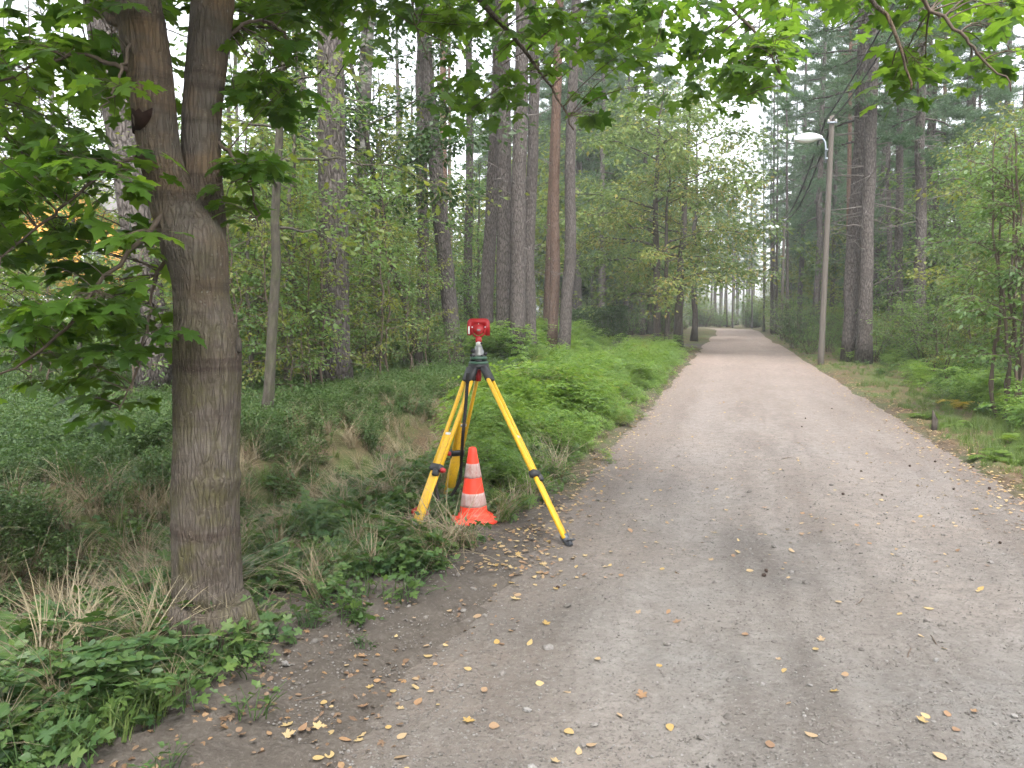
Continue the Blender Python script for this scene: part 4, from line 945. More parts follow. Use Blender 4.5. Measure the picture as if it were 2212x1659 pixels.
def go_scatter(name, meshes, n, x0, x1, d0, d1, label, cat, keep, s0=.7, s1=1.3, seed=0, tl=.15, zoff=0.0, onroad=False, power=None, szf=None):
    g_ = np.random.default_rng(seed)
    if power: d = d0 + (d1 - d0) * g_.uniform(size=n) ** power
    else: d = np.exp(g_.uniform(math.log(d0), math.log(d1), n))
    x = (g_.uniform(x0, x1, n) - CX) / F_ * d
    k = g_.uniform(size=n) < keep(x, d, s_of(x, d), t_of(x, d)); x, d = x[k], d[k]; n = len(x)
    z = surf(x, d) if onroad else h(x, d)
    return scatter(name, meshes, np.c_[x, d, z + zoff], g_.uniform(0, 6.28, n), g_.normal(size=(n, 2)) * tl, g_.uniform(s0, s1, n) * (szf(x, d, s_of(x, d), t_of(x, d)) if szf else 1), g_.integers(0, len(meshes), n), label, cat)

def stems_leaves(g_, nst, hh, spread, per, ll, leafV, leafF, mat, pin=False, fl=.3, ring=.3):
    mb = MB(); pos, dr, up = [], [], []
    for k in range(nst):
        az = g_.uniform(0, 6.28); e = np.array([math.cos(az), math.sin(az), 0]); H_ = hh * g_.uniform(.6, 1.1); sp = spread * g_.uniform(.2, 1)
        t = np.linspace(0, 1, 5)[:, None]; p = e * sp * t ** 1.3 + np.array([0, 0, 1.]) * H_ * (t - .12 * t * t) + np.array([g_.normal() * spread * ring, g_.normal() * spread * ring, 0])
        mb.add(*tube(p, np.linspace(.003, .0012, 5), 3, False), tint=.35)
        if not pin:
            tt = g_.uniform(.3, 1, per); a = p[0] + 0; b = np.array([np.interp(tt, t[:, 0], p[:, c]) for c in range(3)]).T
            o = g_.normal(size=(per, 3)) * [1, 1, .35]; pos.append(b + unit(o) * ll * .5); dr.append(unit(o + [0, 0, .1])); up.append(unit(np.array([0, 0, 1.]) + g_.normal(size=(per, 3)) * fl))
        else:
            for m in range(per):
                tt = g_.uniform(.45, 1); b = np.array([np.interp(tt, t[:, 0], p[:, c]) for c in range(3)]); a2 = g_.uniform(0, 6.28); f_ = np.array([math.cos(a2), math.sin(a2), .25]); L = hh * g_.uniform(.32, .5)
                nl = 5
                ax = b + f_ * L * np.linspace(.15, 1, nl)[:, None]; ax[:, 2] -= .35 * L * np.linspace(0, 1, nl) ** 2
                mb.add(*tube(np.vstack([b, ax]), .0012, 3, False), tint=.4); sd_ = unit(np.cross(f_, [0, 0, 1]))
                for q in range(nl):
                    for sg in ((-1, 1) if q < nl - 1 else (0,)):
                        pos.append(ax[q:q + 1]); dr.append(unit((f_ * .7 + sd_ * sg)[None] + [0, 0, -.15])); up.append(unit(np.array([[0, 0, 1.]]) + g_.normal(size=(1, 3)) * fl))
    pos, dr, up = np.concatenate(pos), np.concatenate(dr), np.concatenate(up); m = len(pos)
    M3 = frames(dr, up) * (ll * g_.uniform(.7, 1.25, m))[:, None, None]
    mb.add(*inst(leafV, leafF, M3, pos, np.clip(g_.normal(.5, .22, m), 0, 1)))
    return mb.mesh('clump', mat)
def grass_tuft(g_, nb, L, lean, mat, wd=.006):
    mb = MB()
    for k in range(nb):
        az = g_.uniform(0, 6.28); e = np.array([math.cos(az), math.sin(az), 0]); l = L * g_.uniform(.5, 1.1); c = lean * g_.uniform(.3, 1.2)
        t = np.linspace(0, 1, 5); p = np.outer(t, e) * 0 + e * (c * l * t ** 1.8)[:, None] + np.outer(l * (t - .45 * c * t ** 2), [0, 0, 1]) + np.array([g_.normal() * .025, g_.normal() * .025, 0])
        sd_ = np.cross(e, [0, 0, 1]) * wd / 2; ww = np.array([1, .95, .8, .5, .06])[:, None]
        V_ = np.vstack([p - sd_ * ww, p + sd_ * ww]); F4 = np.array([[q, 5 + q, 6 + q, q + 1] for q in range(4)]); mb.add(V_, F4, g_.uniform(0, 1))
    return mb.mesh('tuft', mat)
gp = np.random.default_rng(300)
lo_, lq_, lm_ = leaf_oval(.6), leaf_quad(.62), leaf_maple(.2, .1)
BERRY = [stems_leaves(gp, 13, .27, .17, 19, .024, *lq_, L_BERRY) for _ in range(4)]
WEED = [stems_leaves(gp, 7, .46, .18, 6, .052, *leaf_oval(.46), L_WEED, True) for _ in range(4)] + [stems_leaves(gp, 3, .72, .12, 11, .06, *leaf_oval(.4), L_WEED, True) for _ in range(2)]
HERB = [stems_leaves(gp, 10, .14, .13, 3, .042, *lo_, L_HERB) for _ in range(3)] + [stems_leaves(gp, 7, .15, .13, 3, .046, *lm_, L_HERB) for _ in range(3)]
WEEDS = stems_leaves(gp, 4, .22, .14, 4, .042, *leaf_round(.55, -.1, .1), L_HERB, True)
WEEDY = stems_leaves(gp, 4, .6, .14, 8, .055, *leaf_oval(.42), L_YELL, True)
TUFT = [grass_tuft(gp, 34, .22, .5, L_GRASS, .005) for _ in range(3)]
TUFTS = [grass_tuft(gp, 26, .10, .5, L_GRASS, .004) for _ in range(2)]
DRY = [grass_tuft(gp, 44, .42, 1.0, L_STRAW, .0045) for _ in range(3)]
LIT = []
for k_ in range(5):
    V_, F2_ = [leaf_round(.62, .5, .12), leaf_round(.7, -.3, .1), leaf_maple(.5, .2), leaf_oak(), leaf_round(.55, .3, .3)][k_]
    V_ = (V_ - [0, .5, 0]) * .038; V_[:, 2] += .005; LIT.append(mk_mesh('litter', V_, F2_, L_LITTER, np.full(len(V_), k_ * .2)))

rdp = G(911, 1127)
CLEAR = np.array([rdp[:2], rdp[:2] + [.0, -.16], feet[0][:2], feet[1][:2], cb[:2] + [0, .05], cb[:2] + [0, -.12], cb[:2] + [0, -.3], cb[:2] + [.16, -.05], cb[:2] + [-.14, -.12]])
def clear(x, y): return (np.min(np.hypot(x[:, None] - CLEAR[None, :, 0], y[:, None] - CLEAR[None, :, 1]), 1) > np.where(y < 5.6, .2, .13))
go_scatter('bilberry_carpet', BERRY, 15000, -160, 1150, 3.6, 26, 'low bilberry bushes carpeting the wood beyond the ditch', 'bilberry', lambda x, y, s, t: sstep(2.75, 3.15, s) * np.clip(.5 + 1.5 * wav(x, y, 1.9, 2), .05, 1), .6, 1.5, 11)
go_scatter('weed_bed', WEED * 3 + [TUFT[0], TUFT[1], DRY[0], WEEDY], 9000, 850, 1500, 5.9, 34, 'lush bright green weeds filling the verge between tripod and hedge', 'weeds', lambda x, y, s, t: sstep(-.05, .5, s) * sstep(.35, -.25, s - 1.0 - .235 * np.maximum(t, -1) - .3 * wav(x, y, 1.2, 10)) * sstep(-1.9, -.2, t - .3 * s) * np.clip(.42 + 1.4 * wav(x, y, 1.7, 7), .08, 1) * clear(x, y), .45, 1.2, 12, .28, szf=lambda x, y, s, t: (.34 + .66 * sstep(.0, 1.0, s)) * (1 + .5 * wav(x, y, 1.3, 3)) * np.where(t < .5, .7, 1))
go_scatter('verge_herbs', HERB * 2 + [TUFT[2], DRY[1], WEEDS], 9000, -100, 1250, 2.5, 9, 'low green herbs on the soil around the tripod and maple', 'herbs', lambda x, y, s, t: np.clip(sstep(-.05, .3, s + .3 * wav(x, y, 2.2, 4) - (.16 + .66 * sstep(-3.1, -3.9, t))) + .12 * (s > .3), 0, 1) * sstep(3.3, 2.6, s) * np.clip(np.where(t > -3.8, .62, .36) + 1.4 * wav(x, y, 2.1, 9), .06, 1) * clear(x, y), .4, 1.2, 13, .3)
go_scatter('green_grass', TUFT, 3600, 300, 2500, 5.0, 45, 'grass growing along the road verges', 'grass', lambda x, y, s, t: np.where(s > 0, sstep(.1, .4, s) * sstep(5, 1.5, s) * .3 * clear(x, y), sstep(-3.5, -3.8, s) * sstep(-8, -5.6, s) * np.clip(.5 + 1.3 * wav(x, y, 1.1, 1), 0, 1)), .5, 1.1, 14)
go_scatter('short_grass', TUFTS, 9000, 1500, 2500, 5.5, 60, 'short grass and moss on the verge below the lamp poles', 'grass', lambda x, y, s, t: sstep(-3.45, -3.9, s) * sstep(-9, -5.8, s) * np.clip(.6 + 1.2 * wav(x, y, 1.1, 1), .05, 1), .6, 1.3, 15)
go_scatter('ditch_plants', HERB[:3] + TUFT, 1700, 200, 1200, 4.2, 22, 'mixed herbs and grass along the ditch', 'herbs', lambda x, y, s, t: sstep(1.3, 1.8, s) * sstep(5.5, 3.8, s) * .7, .5, 1.1, 31)
go_scatter('dry_grass', DRY, 3600, -120, 1150, 3.8, 18, 'pale dry grass hanging over the ditch banks', 'dry grass', lambda x, y, s, t: np.exp(-((s - 2.1) / .3) ** 2) * .55 + np.exp(-((s - 3.05) / .35) ** 2) * np.where(x > -1.6, 1, .45) + .5 * (s > 3.3) * (s < 5.5) * sstep(-1, 1, t) * sstep(9, 6, t), .55, 1.1, 16)
go_scatter('side_herbs', HERB + [WEED[0], WEED[1]], 3600, 1600, 2500, 7, 32, 'low green plants on the verge beside the sapling thicket', 'herbs', lambda x, y, s, t: sstep(-4.3, -5.2, s) * np.clip(.55 + 1.2 * wav(x, y, .9, 5), .08, 1), .6, 1.5, 17)
go_scatter('leaf_litter', LIT, 26000, -150, 2400, 2.4, 26, 'dead brown leaves littering the soil beside the road', 'leaf litter', lambda x, y, s, t: np.where(s > -1, np.where(s < 1.4, sstep(-.12, .12, s) * np.clip(.3 + 1.1 * wav(x, y, 2.6, 5), .08, .8), .45), sstep(-3.2, -3.5, s) * np.where(s > -5, 1.0, .6)), .35, .85, 18, .3, 0.004, True)
go_scatter('wood_floor_plants', BERRY[:2] + HERB[:2] + [TUFT[0]], 5000, 1750, 2400, 12, 40, 'mixed low plants on the floor of the pine wood', 'plants', lambda x, y, s, t: sstep(-6, -7, s), 1.0, 2.2, 19)
go_scatter('far_undergrowth', [WEED[0], WEED[2], BERRY[0]], 5000, -120, 1260, 20, 48, 'mixed green undergrowth far back among the pines', 'undergrowth', lambda x, y, s, t: sstep(3.5, 5, s), 1.2, 2.6, 20)

# ------------------------------------------------------------------ stones
def mat_stone():
    m, n, out = newmat('gravel_stone'); oi = N(n, 'ShaderNodeObjectInfo'); v = coords(n); f = noise(n, v, 6, 5, .6)
    c = ramp(n, oi.outputs['Random'], [(0.0, (0.075, 0.07, 0.066)), (0.35, (0.13, 0.12, 0.11)), (0.6, (0.165, 0.15, 0.14)), (0.85, (0.2, 0.195, 0.19)), (1.0, (0.29, 0.285, 0.275))])
    c = mixc(n, f, c, (0.1, 0.09, 0.08)); bsdf(n, out, c, .9, .2, f, .3, .1); return m
M_STONE = mat_stone()
def stone_mesh(seed):
    g_ = np.random.default_rng(seed); import bmesh
    bm = bmesh.new(); bmesh.ops.create_icosphere(bm, subdivisions=1, radius=.5)
    for v in bm.verts: v.co *= g_.uniform(.72, 1.2); v.co.z *= .6
    me = bpy.data.meshes.new('stone'); bm.to_mesh(me); bm.free(); me.materials.append(M_STONE); return me
STN = [stone_mesh(400 + i_) for i_ in range(6)]
g = np.random.default_rng(88)
def road_scatter(n, d0, d1, pw, smin=-3.3, smax=.9):
    out = []
    while len(out) < n:
        d = d0 + (d1 - d0) * g.uniform() ** pw; x = (g.uniform(560, 2260) - CX) / F_ * d; s = float(s_of(x, d))
        if smin < s < smax: out.append((x, d))
    return np.array(out)
pts = road_scatter(24000, 2.4, 10, 1.2)
scatter('road_gravel', STN, np.c_[pts, surf(pts[:, 0], pts[:, 1]) + .0005], g.uniform(0, 6, len(pts)), g.normal(size=(len(pts), 2)) * .2, np.abs(g.normal(0, .005, len(pts))) + .0035, g.integers(0, 6, len(pts)), 'fine loose gravel strewn over the road', 'gravel')
for x, y in road_scatter(190, 2.5, 7.5, 1.2):
    k = .013 + .03 * g.uniform() ** 2; ob('stone', STN[g.integers(6)], None, (x, y, float(surf(x, y)) + k * .12), (g.normal() * .2, g.normal() * .2, g.uniform(0, 6)), (k * g.uniform(.8, 1.4), k, k), 'small grey stone lying loose on the gravel road', 'stone', 'loose stones on the gravel road')
# fallen leaves
FL = []
for k_ in range(10):
    V_, F2_ = [leaf_round(.72, .25, .1), leaf_round(.85, -.15, .1), leaf_round(.62, .4, -.1), leaf_round(.78, .15, .2), leaf_maple(-.25, .1)][k_ % 5]
    V_ = (V_ - [0, .5, 0]); V_[:, 2] += .1; FL.append(mk_mesh('fallen_leaf', V_, F2_, L_FALL, np.full(len(V_), k_ / 10)))
lp = []
px_leaves = [(1015, 1565), (1068, 1577), (868, 1640), (712, 1597), (745, 1605), (712, 1640), (628, 1605), (655, 1590), (700, 1532), (785, 1530), (895, 1488), (1145, 1395), (1385, 1500), (1610, 1380), (1465, 1345), (2028, 1648), (1662, 1622), (1752, 1603), (1990, 1568), (1290, 1430), (1010, 1450), (925, 1420), (905, 1520), (1060, 1300), (1030, 1333), (1075, 1260), (2005, 1322), (1620, 1240), (1710, 1198), (1750, 1120), (2110, 1105), (2175, 1095)]
for a, b_ in px_leaves: q = G(a, b_); lp.append((q[0], q[1], 1.15))
while len(lp) < 300:
    d = 2.6 + 10 * g.uniform() ** 1.1; x = (g.uniform(560, 2240) - CX) / F_ * d; s = float(s_of(x, d))
    if not (-3.9 < s < .95): continue
    e_ = max(.75 * math.exp(-((s - .05) / .45) ** 2), .9 * math.exp(-((s + 3.3) / .5) ** 2), .16)
    if g.uniform() < e_: lp.append((x, d, g.uniform(.6, 1.1)))
for x, y, k in lp:
    k *= .036; ob('fallen_leaf', FL[g.integers(10)], None, (x, y, float(surf(x, y)) + .003), (g.normal() * .16, g.normal() * .16, g.uniform(0, 6.28)), (k, k * g.uniform(.8, 1.3), k), 'small yellow or brown leaf fallen on the gravel road', 'fallen leaf', 'fallen leaves on the gravel road')
pts = []
while len(pts) < 3600:
    d = 3 + 30 * g.uniform() ** 1.3; x = (g.uniform(600, 2260) - CX) / F_ * d; s = float(s_of(x, d))
    if d > 4.6 and -4.2 < s < .8 and g.uniform() < max(math.exp(-((s - .06) / .22) ** 2), math.exp(-((s + 3.5) / .35) ** 2), .035): pts.append((x, d))
pts = np.array(pts)
scatter('scattered_leaves', FL, np.c_[pts, surf(pts[:, 0], pts[:, 1]) + .004], g.uniform(0, 6, len(pts)), g.normal(size=(len(pts), 2)) * .2, g.uniform(.018, .036, len(pts)), g.integers(0, 10, len(pts)), 'many small dry leaves gathered along both road edges', 'leaves')
# pine cones and twigs
M_CONE = plain('cone_scale', (0.045, 0.032, 0.026), 0.9, 0.1, 0.4, 60)
def cone_mesh():
    mb = MB(); mb.add(*lathe([(0, -.5), (.22, -.42), (.36, -.2), (.34, .05), (.22, .3), (.08, .46), (0, .5)], 10))
    for k in range(34):
        f = k / 34; z = -.42 + .85 * f; r = .36 * math.sin(math.pi * (.12 + .8 * (1 - f))) ; a = k * 2.4; e = np.array([math.cos(a), math.sin(a), 0]); sd_ = np.array([-e[1], e[0], 0])
        mb.add(np.array([e * r * .7 + sd_ * .09 + [0, 0, z], e * r * .7 - sd_ * .09 + [0, 0, z], e * (r + .13) + [0, 0, z + .06]]), np.array([[0, 1, 2]]))
    return mb.mesh('pine_cone', M_CONE)
CM = cone_mesh()
for a, b_ in ((1821, 1072), (1655, 1242), (2137, 1058), (1905, 1070), (1650, 1252), (2160, 1178), (1732, 925), (1797, 885), (2020, 1000), (1965, 1010), (1740, 905), (1860, 1020), (1205, 1272), (2060, 1060)):
    q = G(a, b_); k = g.uniform(.022, .031); ob('pine_cone', CM, None, (q[0], q[1], float(surf(q[0], q[1])) + k * .33), (R(90), g.normal() * .3, g.uniform(0, 6)), (k, k, k), 'dark pine cone lying on the gravel road', 'pine cone', 'pine cones on the gravel road')
for a, b_, L, az in ((1690, 995, .22, .1), (1350, 965, .14, 1.2), (1855, 1310, .12, .6), (640, 1530, .25, .4), (1960, 1425, .14, .9), (2020, 1395, .10, 1.6)):
    q = G(a, b_); zq = float(surf(q[0], q[1])); p = np.array([[math.cos(az) * L * u, math.sin(az) * L * u, .012 * math.sin(3 * u) + .002] for u in np.linspace(-.5, .5, 7)]) + g.normal(size=(7, 3)) * [.004, .004, .001]
    mb = MB(); mb.add(*tube(p, np.linspace(.004, .002, 7), 6)); ob('twig', mb.mesh('twig', M_TWIG, True), None, (q[0], q[1], zq), None, None, 'thin dark fallen twig on the gravel road', 'twig', 'fallen twigs on the road')

# ferns on the right verge
M_FERN = leafmat('fern_frond', (0.06, 0.12, 0.02), (0.13, 0.19, 0.03), (0.09, 0.18, 0.02), (0.2, 0.28, 0.03), .45)
M_FERNY = leafmat('yellow_fern_frond', (0.26, 0.22, 0.03), (0.38, 0.28, 0.04), (0.35, 0.28, 0.03), (0.45, 0.32, 0.03), .4)
def frond_mesh(seed, mat):
    g_ = np.random.default_rng(seed); mb = MB(); n = 20; t = np.linspace(0, 1, n); ax = np.c_[np.zeros(n), t * (1 - .1 * t), .55 * t - .62 * t ** 2.2]
    mb.add(*tube(ax, np.linspace(.008, .002, n), 4, False), tint=.3); pos, dr, sc_ = [], [], []
    for k in range(3, n):
        for sg in (-1, 1): pos.append(ax[k]); dr.append(unit(np.array([sg, .45, -.12 + g_.normal() * .08]))); sc_.append(.30 * math.sin(math.pi * (.1 + .88 * (1 - t[k]) ** .8)) + .02)
    lV = np.array([[-.09, 0, 0], [.09, 0, 0], [.16, .3, .02], [-.16, .3, .02], [.1, .65, 0], [-.1, .65, 0], [0, 1, -.04]]); lF = np.array([[0, 1, 2], [0, 2, 3], [3, 2, 4], [3, 4, 5], [5, 4, 6]])
    M3 = frames(np.array(dr), np.tile([0, 0, 1.], (len(dr), 1)) + g_.normal(size=(len(dr), 3)) * .15) * np.array(sc_)[:, None, None]
    mb.add(*inst(lV, lF, M3, np.array(pos), np.clip(g_.normal(.5, .2, len(pos)), 0, 1))); return mb.mesh('frond', mat)
FR = [frond_mesh(500 + k, M_FERN) for k in range(3)]; FRY = [frond_mesh(510 + k, M_FERNY) for k in range(2)]
def fern(x, y, sz, nf, yel, label, group):
    e = empty('fern', (x, y, hz(x, y)), (0, 0, g.uniform(0, 6)), label, 'fern', group)
    for k in range(nf):
        a = k * 2 * math.pi / nf + g.normal() * .2; s_ = sz * g.uniform(.75, 1.15); ob('frond', (FRY if yel else FR)[g.integers(2 if yel else 3)], e, (0, 0, .01), (R(g.uniform(-8, 14)), 0, a), (s_, s_, s_))
for x, y, sz, yel in ((2170, 985, .28, 0), (2205, 965, .32, 0), (2140, 1000, .24, 0), (2205, 1005, .28, 0), (2070, 880, .38, 1), (2125, 862, .4, 1), (2060, 925, .3, 0), (2000, 905, .28, 0), (2190, 905, .34, 0)):
    q = G(x, y); fern(q[0], q[1], sz, 8, yel, 'yellowed fern at the foot of the sapling clump' if yel else 'green fern with arching fronds on the leafy verge', 'yellowed ferns on the verge' if yel else 'green ferns on the verge')
q = G(2018, 930); mb = MB(); mb.add(*tube(np.array([[0, 0, -.05], [.01, 0, .06], [.0, .01, .14], [-.025, .01, .24]]), [.05, .045, .03, .008], 9, True, .12)); ob('tree_stump', mb.mesh('tree_stump', M_DARKB), None, (q[0], q[1], hz(q[0], q[1])), None, None, 'small splintered dark stump among dead leaves at the road edge', 'stump')

# ------------------------------------------------------------------ lamp poles and cables
def mat_pole():
    m, n, out = newmat('weathered_pole')
    v = coords(n, (30, 30, 1.2)); f = noise(n, v, 1.0, 6, .65); c = mixc(n, f, (0.064, 0.055, 0.047), (0.135, 0.12, 0.105))
    bsdf(n, out, c, .9, .15, f, .5, .006); return m
M_POLE = mat_pole()
M_LAMP = plain('lamp_shell', (0.42, 0.45, 0.44), .4, .5, .06, 6); M_LENS = plain('lamp_lens', (0.75, 0.77, 0.75), .25, .5, .05, 4); M_STEEL = plain('galvanised_steel', (0.33, 0.37, 0.42), .45, .5, .12, 14, .6); M_CABLE = plain('black_cable', (0.02, 0.02, 0.022), .6, .3, .2, 20); M_PORC = plain('porcelain', (0.55, 0.52, 0.48), .3, .5, .1, 10)
PH = 7.05
pm = MB(); pm.add(*tube(np.c_[np.zeros(14), np.zeros(14), np.linspace(-.3, PH, 14)], np.linspace(.09, .072, 14), 16, True, .008)); POLE_ME = pm.mesh('pole', M_POLE, True)
am = MB(); am.add(*tube(np.array([[-.12, 0, 5.75], [-.13, 0, 6.15], [-.15, 0, 6.32], [-.21, 0, 6.42], [-.32, 0, 6.45]]), .024, 8)); am.add(*box((-.105, 0, 5.85), (.06, .26, .04))); am.add(*box((-.105, 0, 6.1), (.06, .24, .04))); ARM_ME = am.mesh('lamp_arm', M_STEEL, True)
def lamp_head():
    k = np.linspace(0, 1, 12); wd = .17 * np.sin(np.pi * (.12 + .80 * k)) ** .6; hh = .2 * np.sin(np.pi * (.10 + .75 * k)) ** .7; mb = MB(); sg = 12
    th = np.linspace(0, np.pi, sg); V_ = np.array([[-.24 - .76 * a, math.cos(t_) * w_, 6.42 - .02 * a + math.sin(t_) * h_] for a, w_, h_ in zip(k, wd, hh) for t_ in th])
    F4 = np.array([[r * sg + c, r * sg + c + 1, (r + 1) * sg + c + 1, (r + 1) * sg + c] for r in range(11) for c in range(sg - 1)]); mb.add(V_, F4)
    mb.add(V_[:sg], np.arange(sg)[None]); mb.add(V_[-sg:], np.arange(sg)[None, ::-1])
    l = MB(); V2 = np.array([[-.28 - .70 * a, math.cos(t_) * w_ * .9, 6.415 - .02 * a - math.sin(t_) * .09 * math.sin(math.pi * a)] for a, w_ in zip(k, wd) for t_ in th]); l.add(V2, F4)
    return mb.mesh('lamp_head', M_LAMP, True), l.mesh('lens', M_LENS, True)
LH, LENS = lamp_head()
im = MB(); im.add(*lathe([(0, 0), (.045, 0), (.05, .03), (.03, .05), (.045, .07), (.03, .11), (0, .12)], 12)); INS = im.mesh('insulator', M_PORC, True)
tops = []
def lamp_pole(x, y, label, lean=0.0):
    e = empty('street_lamp', (x, y, hz(x, y)), (0, lean, R(-14.4)), label, 'street lamp', 'lamp poles along the road')
    ob('pole', POLE_ME, e); ob('lamp_arm', ARM_ME, e); hd = ob('lamp_head', LH, e); ob('lens', LENS, hd)
    br = MB(); br.add(*box((0, -.1, PH - .2), (.26, .04, .045))); ob('bracket', br.mesh('bracket', M_STEEL), e)
    for sx_ in (-.1, .1): ob('insulator', INS, e, (sx_, -.11, PH - .18), None, (.6, .6, .6))
    a = R(-14.4); tops.append([np.array([x + sx_ * math.cos(a), y + sx_ * math.sin(a) - .11, hz(x, y) + PH - .10]) for sx_ in (-.1, .1)])
lamp_pole(2.35, -.4, 'lamp pole standing at the near road edge')
b = P(1776, 680, 24.7); lamp_pole(b[0], 24.7, 'weathered grey wooden lamp pole beside the twin pines', R(.9))
b = P(1689, 680, 49.5); lamp_pole(b[0], 49.5, 'lamp pole past the dense verge shrubs, next after the twin pines')
b = P(1650, 680, 77); lamp_pole(b[0], 77, 'small distant lamp pole near the bend of the road')
for a, b_, nm in ((0, 1, 'black overhead cable running from the twin-pine lamp pole above the near road'), (1, 2, 'sagging black overhead cable between the two nearer lamp poles'), (2, 3, 'overhead cable between the distant lamp poles')):
    for k in (0, 1):
        t_ = np.linspace(0, 1, 30)[:, None]; p = tops[a][k] * (1 - t_) + tops[b_][k] * t_ - np.array([0, 0, 1]) * (1.1 + .15 * k) * 4 * t_ * (1 - t_) * .55
        mb = MB(); mb.add(*tube(p, (.016, .026, .02)[a], 6)); ob('overhead_cable', mb.mesh('overhead_cable', M_CABLE, True), None, None, None, None, nm, 'cable', 'overhead cables along the lamp poles')

# ------------------------------------------------------------------ survey tripod
M_YEL = plain('yellow_lacquer', (0.56, 0.325, 0.013), .45, .4, .14, 25, dirt=(0.33, 0.2, 0.05)); M_BLK = plain('black_plastic', (0.018, 0.018, 0.02), .5, .4, .3, 20); M_DGRY = plain('cast_metal', (0.07, 0.075, 0.085), .42, .5, .2, 20, .5); M_REDP = plain('red_plastic', (0.34, 0.012, 0.016), .38, .45, .12, 12); M_GREEN = plain('green_enamel', (0.035, 0.085, 0.055), .4, .5, .2, 18); M_ALU = plain('grey_metal', (0.2, 0.2, 0.195), .4, .5, .15, 15, .5); M_WPL = plain('white_plastic', (0.68, 0.68, 0.65), .4, .4, .06, 10); M_SILV = plain('bare_steel', (0.55, 0.56, 0.58), .3, .5, .1, 15, .9); M_STRAP = plain('black_webbing', (0.022, 0.02, 0.02), .85, .15, .3, 50)
HD = P(1034, 786, 5.85)
feet = [G(893, 1166), G(1229, 1180), G(966, 1092)]
for f in feet: f[2] = float(surf(f[0], f[1]))
trip = empty('survey_tripod', (HD[0], HD[1], float(surf(HD[0], HD[1]))), label='yellow survey tripod with black clamps and strap on the verge', cat='tripod')
to = -np.array(trip.location)
ht = HD[2]
hm = MB(); hm.add(*lathe([(.012, -.034), (.062, -.034), (.072, -.022), (.072, -.004), (.066, 0), (.03, .0), (.03, -.01)], 24, HD + to)); ob('head', hm.mesh('tripod_head', M_BLK, True), trip)
sm_ = MB(); sm_.add(*lathe([(0, -.12), (.018, -.12), (.02, -.08), (.016, -.03), (0, -.03)], 14, HD + to)); ob('fastening_screw', sm_.mesh('fastening_screw', M_REDP, True), trip)
for k_, ft in enumerate(feet):
    rd = np.array([ft[0] - HD[0], ft[1] - HD[1], 0]); rd = unit(rd); rw = unit(rd + np.array([0, .52 if k_ == 1 else 0, 0])); tg = np.cross([0, 0, 1.], rw)
    a = HD + rd * .062 + [0, 0, -.03]; ax = ft - a; L = np.linalg.norm(ax); ax = ax / L; tg = unit(tg - ax * (tg @ ax)); nr = np.cross(ax, tg)
    Rm = np.stack([tg, nr, ax], -1)
    leg = ob('leg', None, trip); leg.empty_display_size = .05
    # hinge lug at the head
    lg = MB(); lg.add(*box(a + ax * .045 + to, (.088, .042, .11), Rm, .008)); lug = ob('hinge', lg.mesh('hinge', M_BLK, False), leg)
    cp = MB(); cp.add(*box(a + ax * .004 + nr * -.004 + to, (.074, .03, .03), Rm, .006)); ob('hinge_cap', cp.mesh('hinge_cap', M_SILV if k_ == 1 else M_DGRY), leg)
    c_end = .615 * L
    for sg in (-1, 1):
        rb = MB(); rb.add(*box(a + ax * (.085 + c_end) / 2 + tg * sg * .034 + to, (.021, .026, c_end - .085), Rm, .004)); ob('rail', rb.mesh('rail', M_YEL), leg)
    b0 = .40 * L; b1 = L - (.05 if k_ == 1 else .03)
    bd = MB(); bd.add(*box(a + ax * (b0 + b1) / 2 + nr * .001 + to, (.0455, .0215, b1 - b0), Rm, .003)); ob('sliding_board', bd.mesh('sliding_board', M_YEL), leg)
    # outer skirt below clamp gives the lower leg its width
    lw = MB(); lw.add(*box(a + ax * (c_end + b1 + .02) / 2 + to, (.076 if k_ != 1 else .066, .024, b1 - c_end - .02), Rm, .004)); ob('lower_leg', lw.mesh('lower_leg', M_YEL), leg)
    br = MB(); br.add(*box(a + ax * (b0 + .012) + to, (.048, .024, .022), Rm, .003)); ob('slide_bracket', br.mesh('slide_bracket', M_SILV), leg)
    fp = MB(); fp.add(*box(a + ax * (c_end - .10) + to, (.050, .018, .19), Rm, .003)); ob('filler_board', fp.mesh('filler_board', M_YEL), leg)
    cl = MB(); cl.add(*box(a + ax * c_end + to, (.102, .05, .05), Rm, .008)); cl.add(*box(a + ax * (c_end + .035) + nr * .012 + tg * .02 + to, (.045, .04, .05), Rm, .008)); cl_ = ob('clamp', cl.mesh('clamp', M_BLK), leg)
    kb = MB(); kV, kF = lathe([(0, 0), (.016, 0), (.018, .012), (.013, .03), (0, .032)], 12); kb.add(kV @ np.stack([nr, ax, tg], -1).T + a + ax * (c_end + .01) + tg * .05 + to, kF); ob('knob', kb.mesh('knob', M_REDP, True), leg)
    sh_ = MB(); sh_.add(*tube(np.array([ft - ax * .075, ft - ax * .05, ft - ax * .015, ft + ax * .03]) + to, [.03, .028, .02, .004], 10)); shoe = ob('foot', sh_.mesh('foot', M_DGRY, True), leg)
    stp = MB(); o_ = ft - ax * .045 + rd * .035
    stp.add(*box(o_ + to, (.045, .075, .012), np.stack([tg, unit(rd * 1 + np.array([0, 0, .35])), np.cross(tg, unit(rd * 1 + np.array([0, 0, .35])))], -1), .003)); stp.add(*box(ft - ax * .03 + rd * .02 + to, (.03, .03, .05), Rm, .004)); ob('foot_step', stp.mesh('foot_step', M_DGRY), leg)
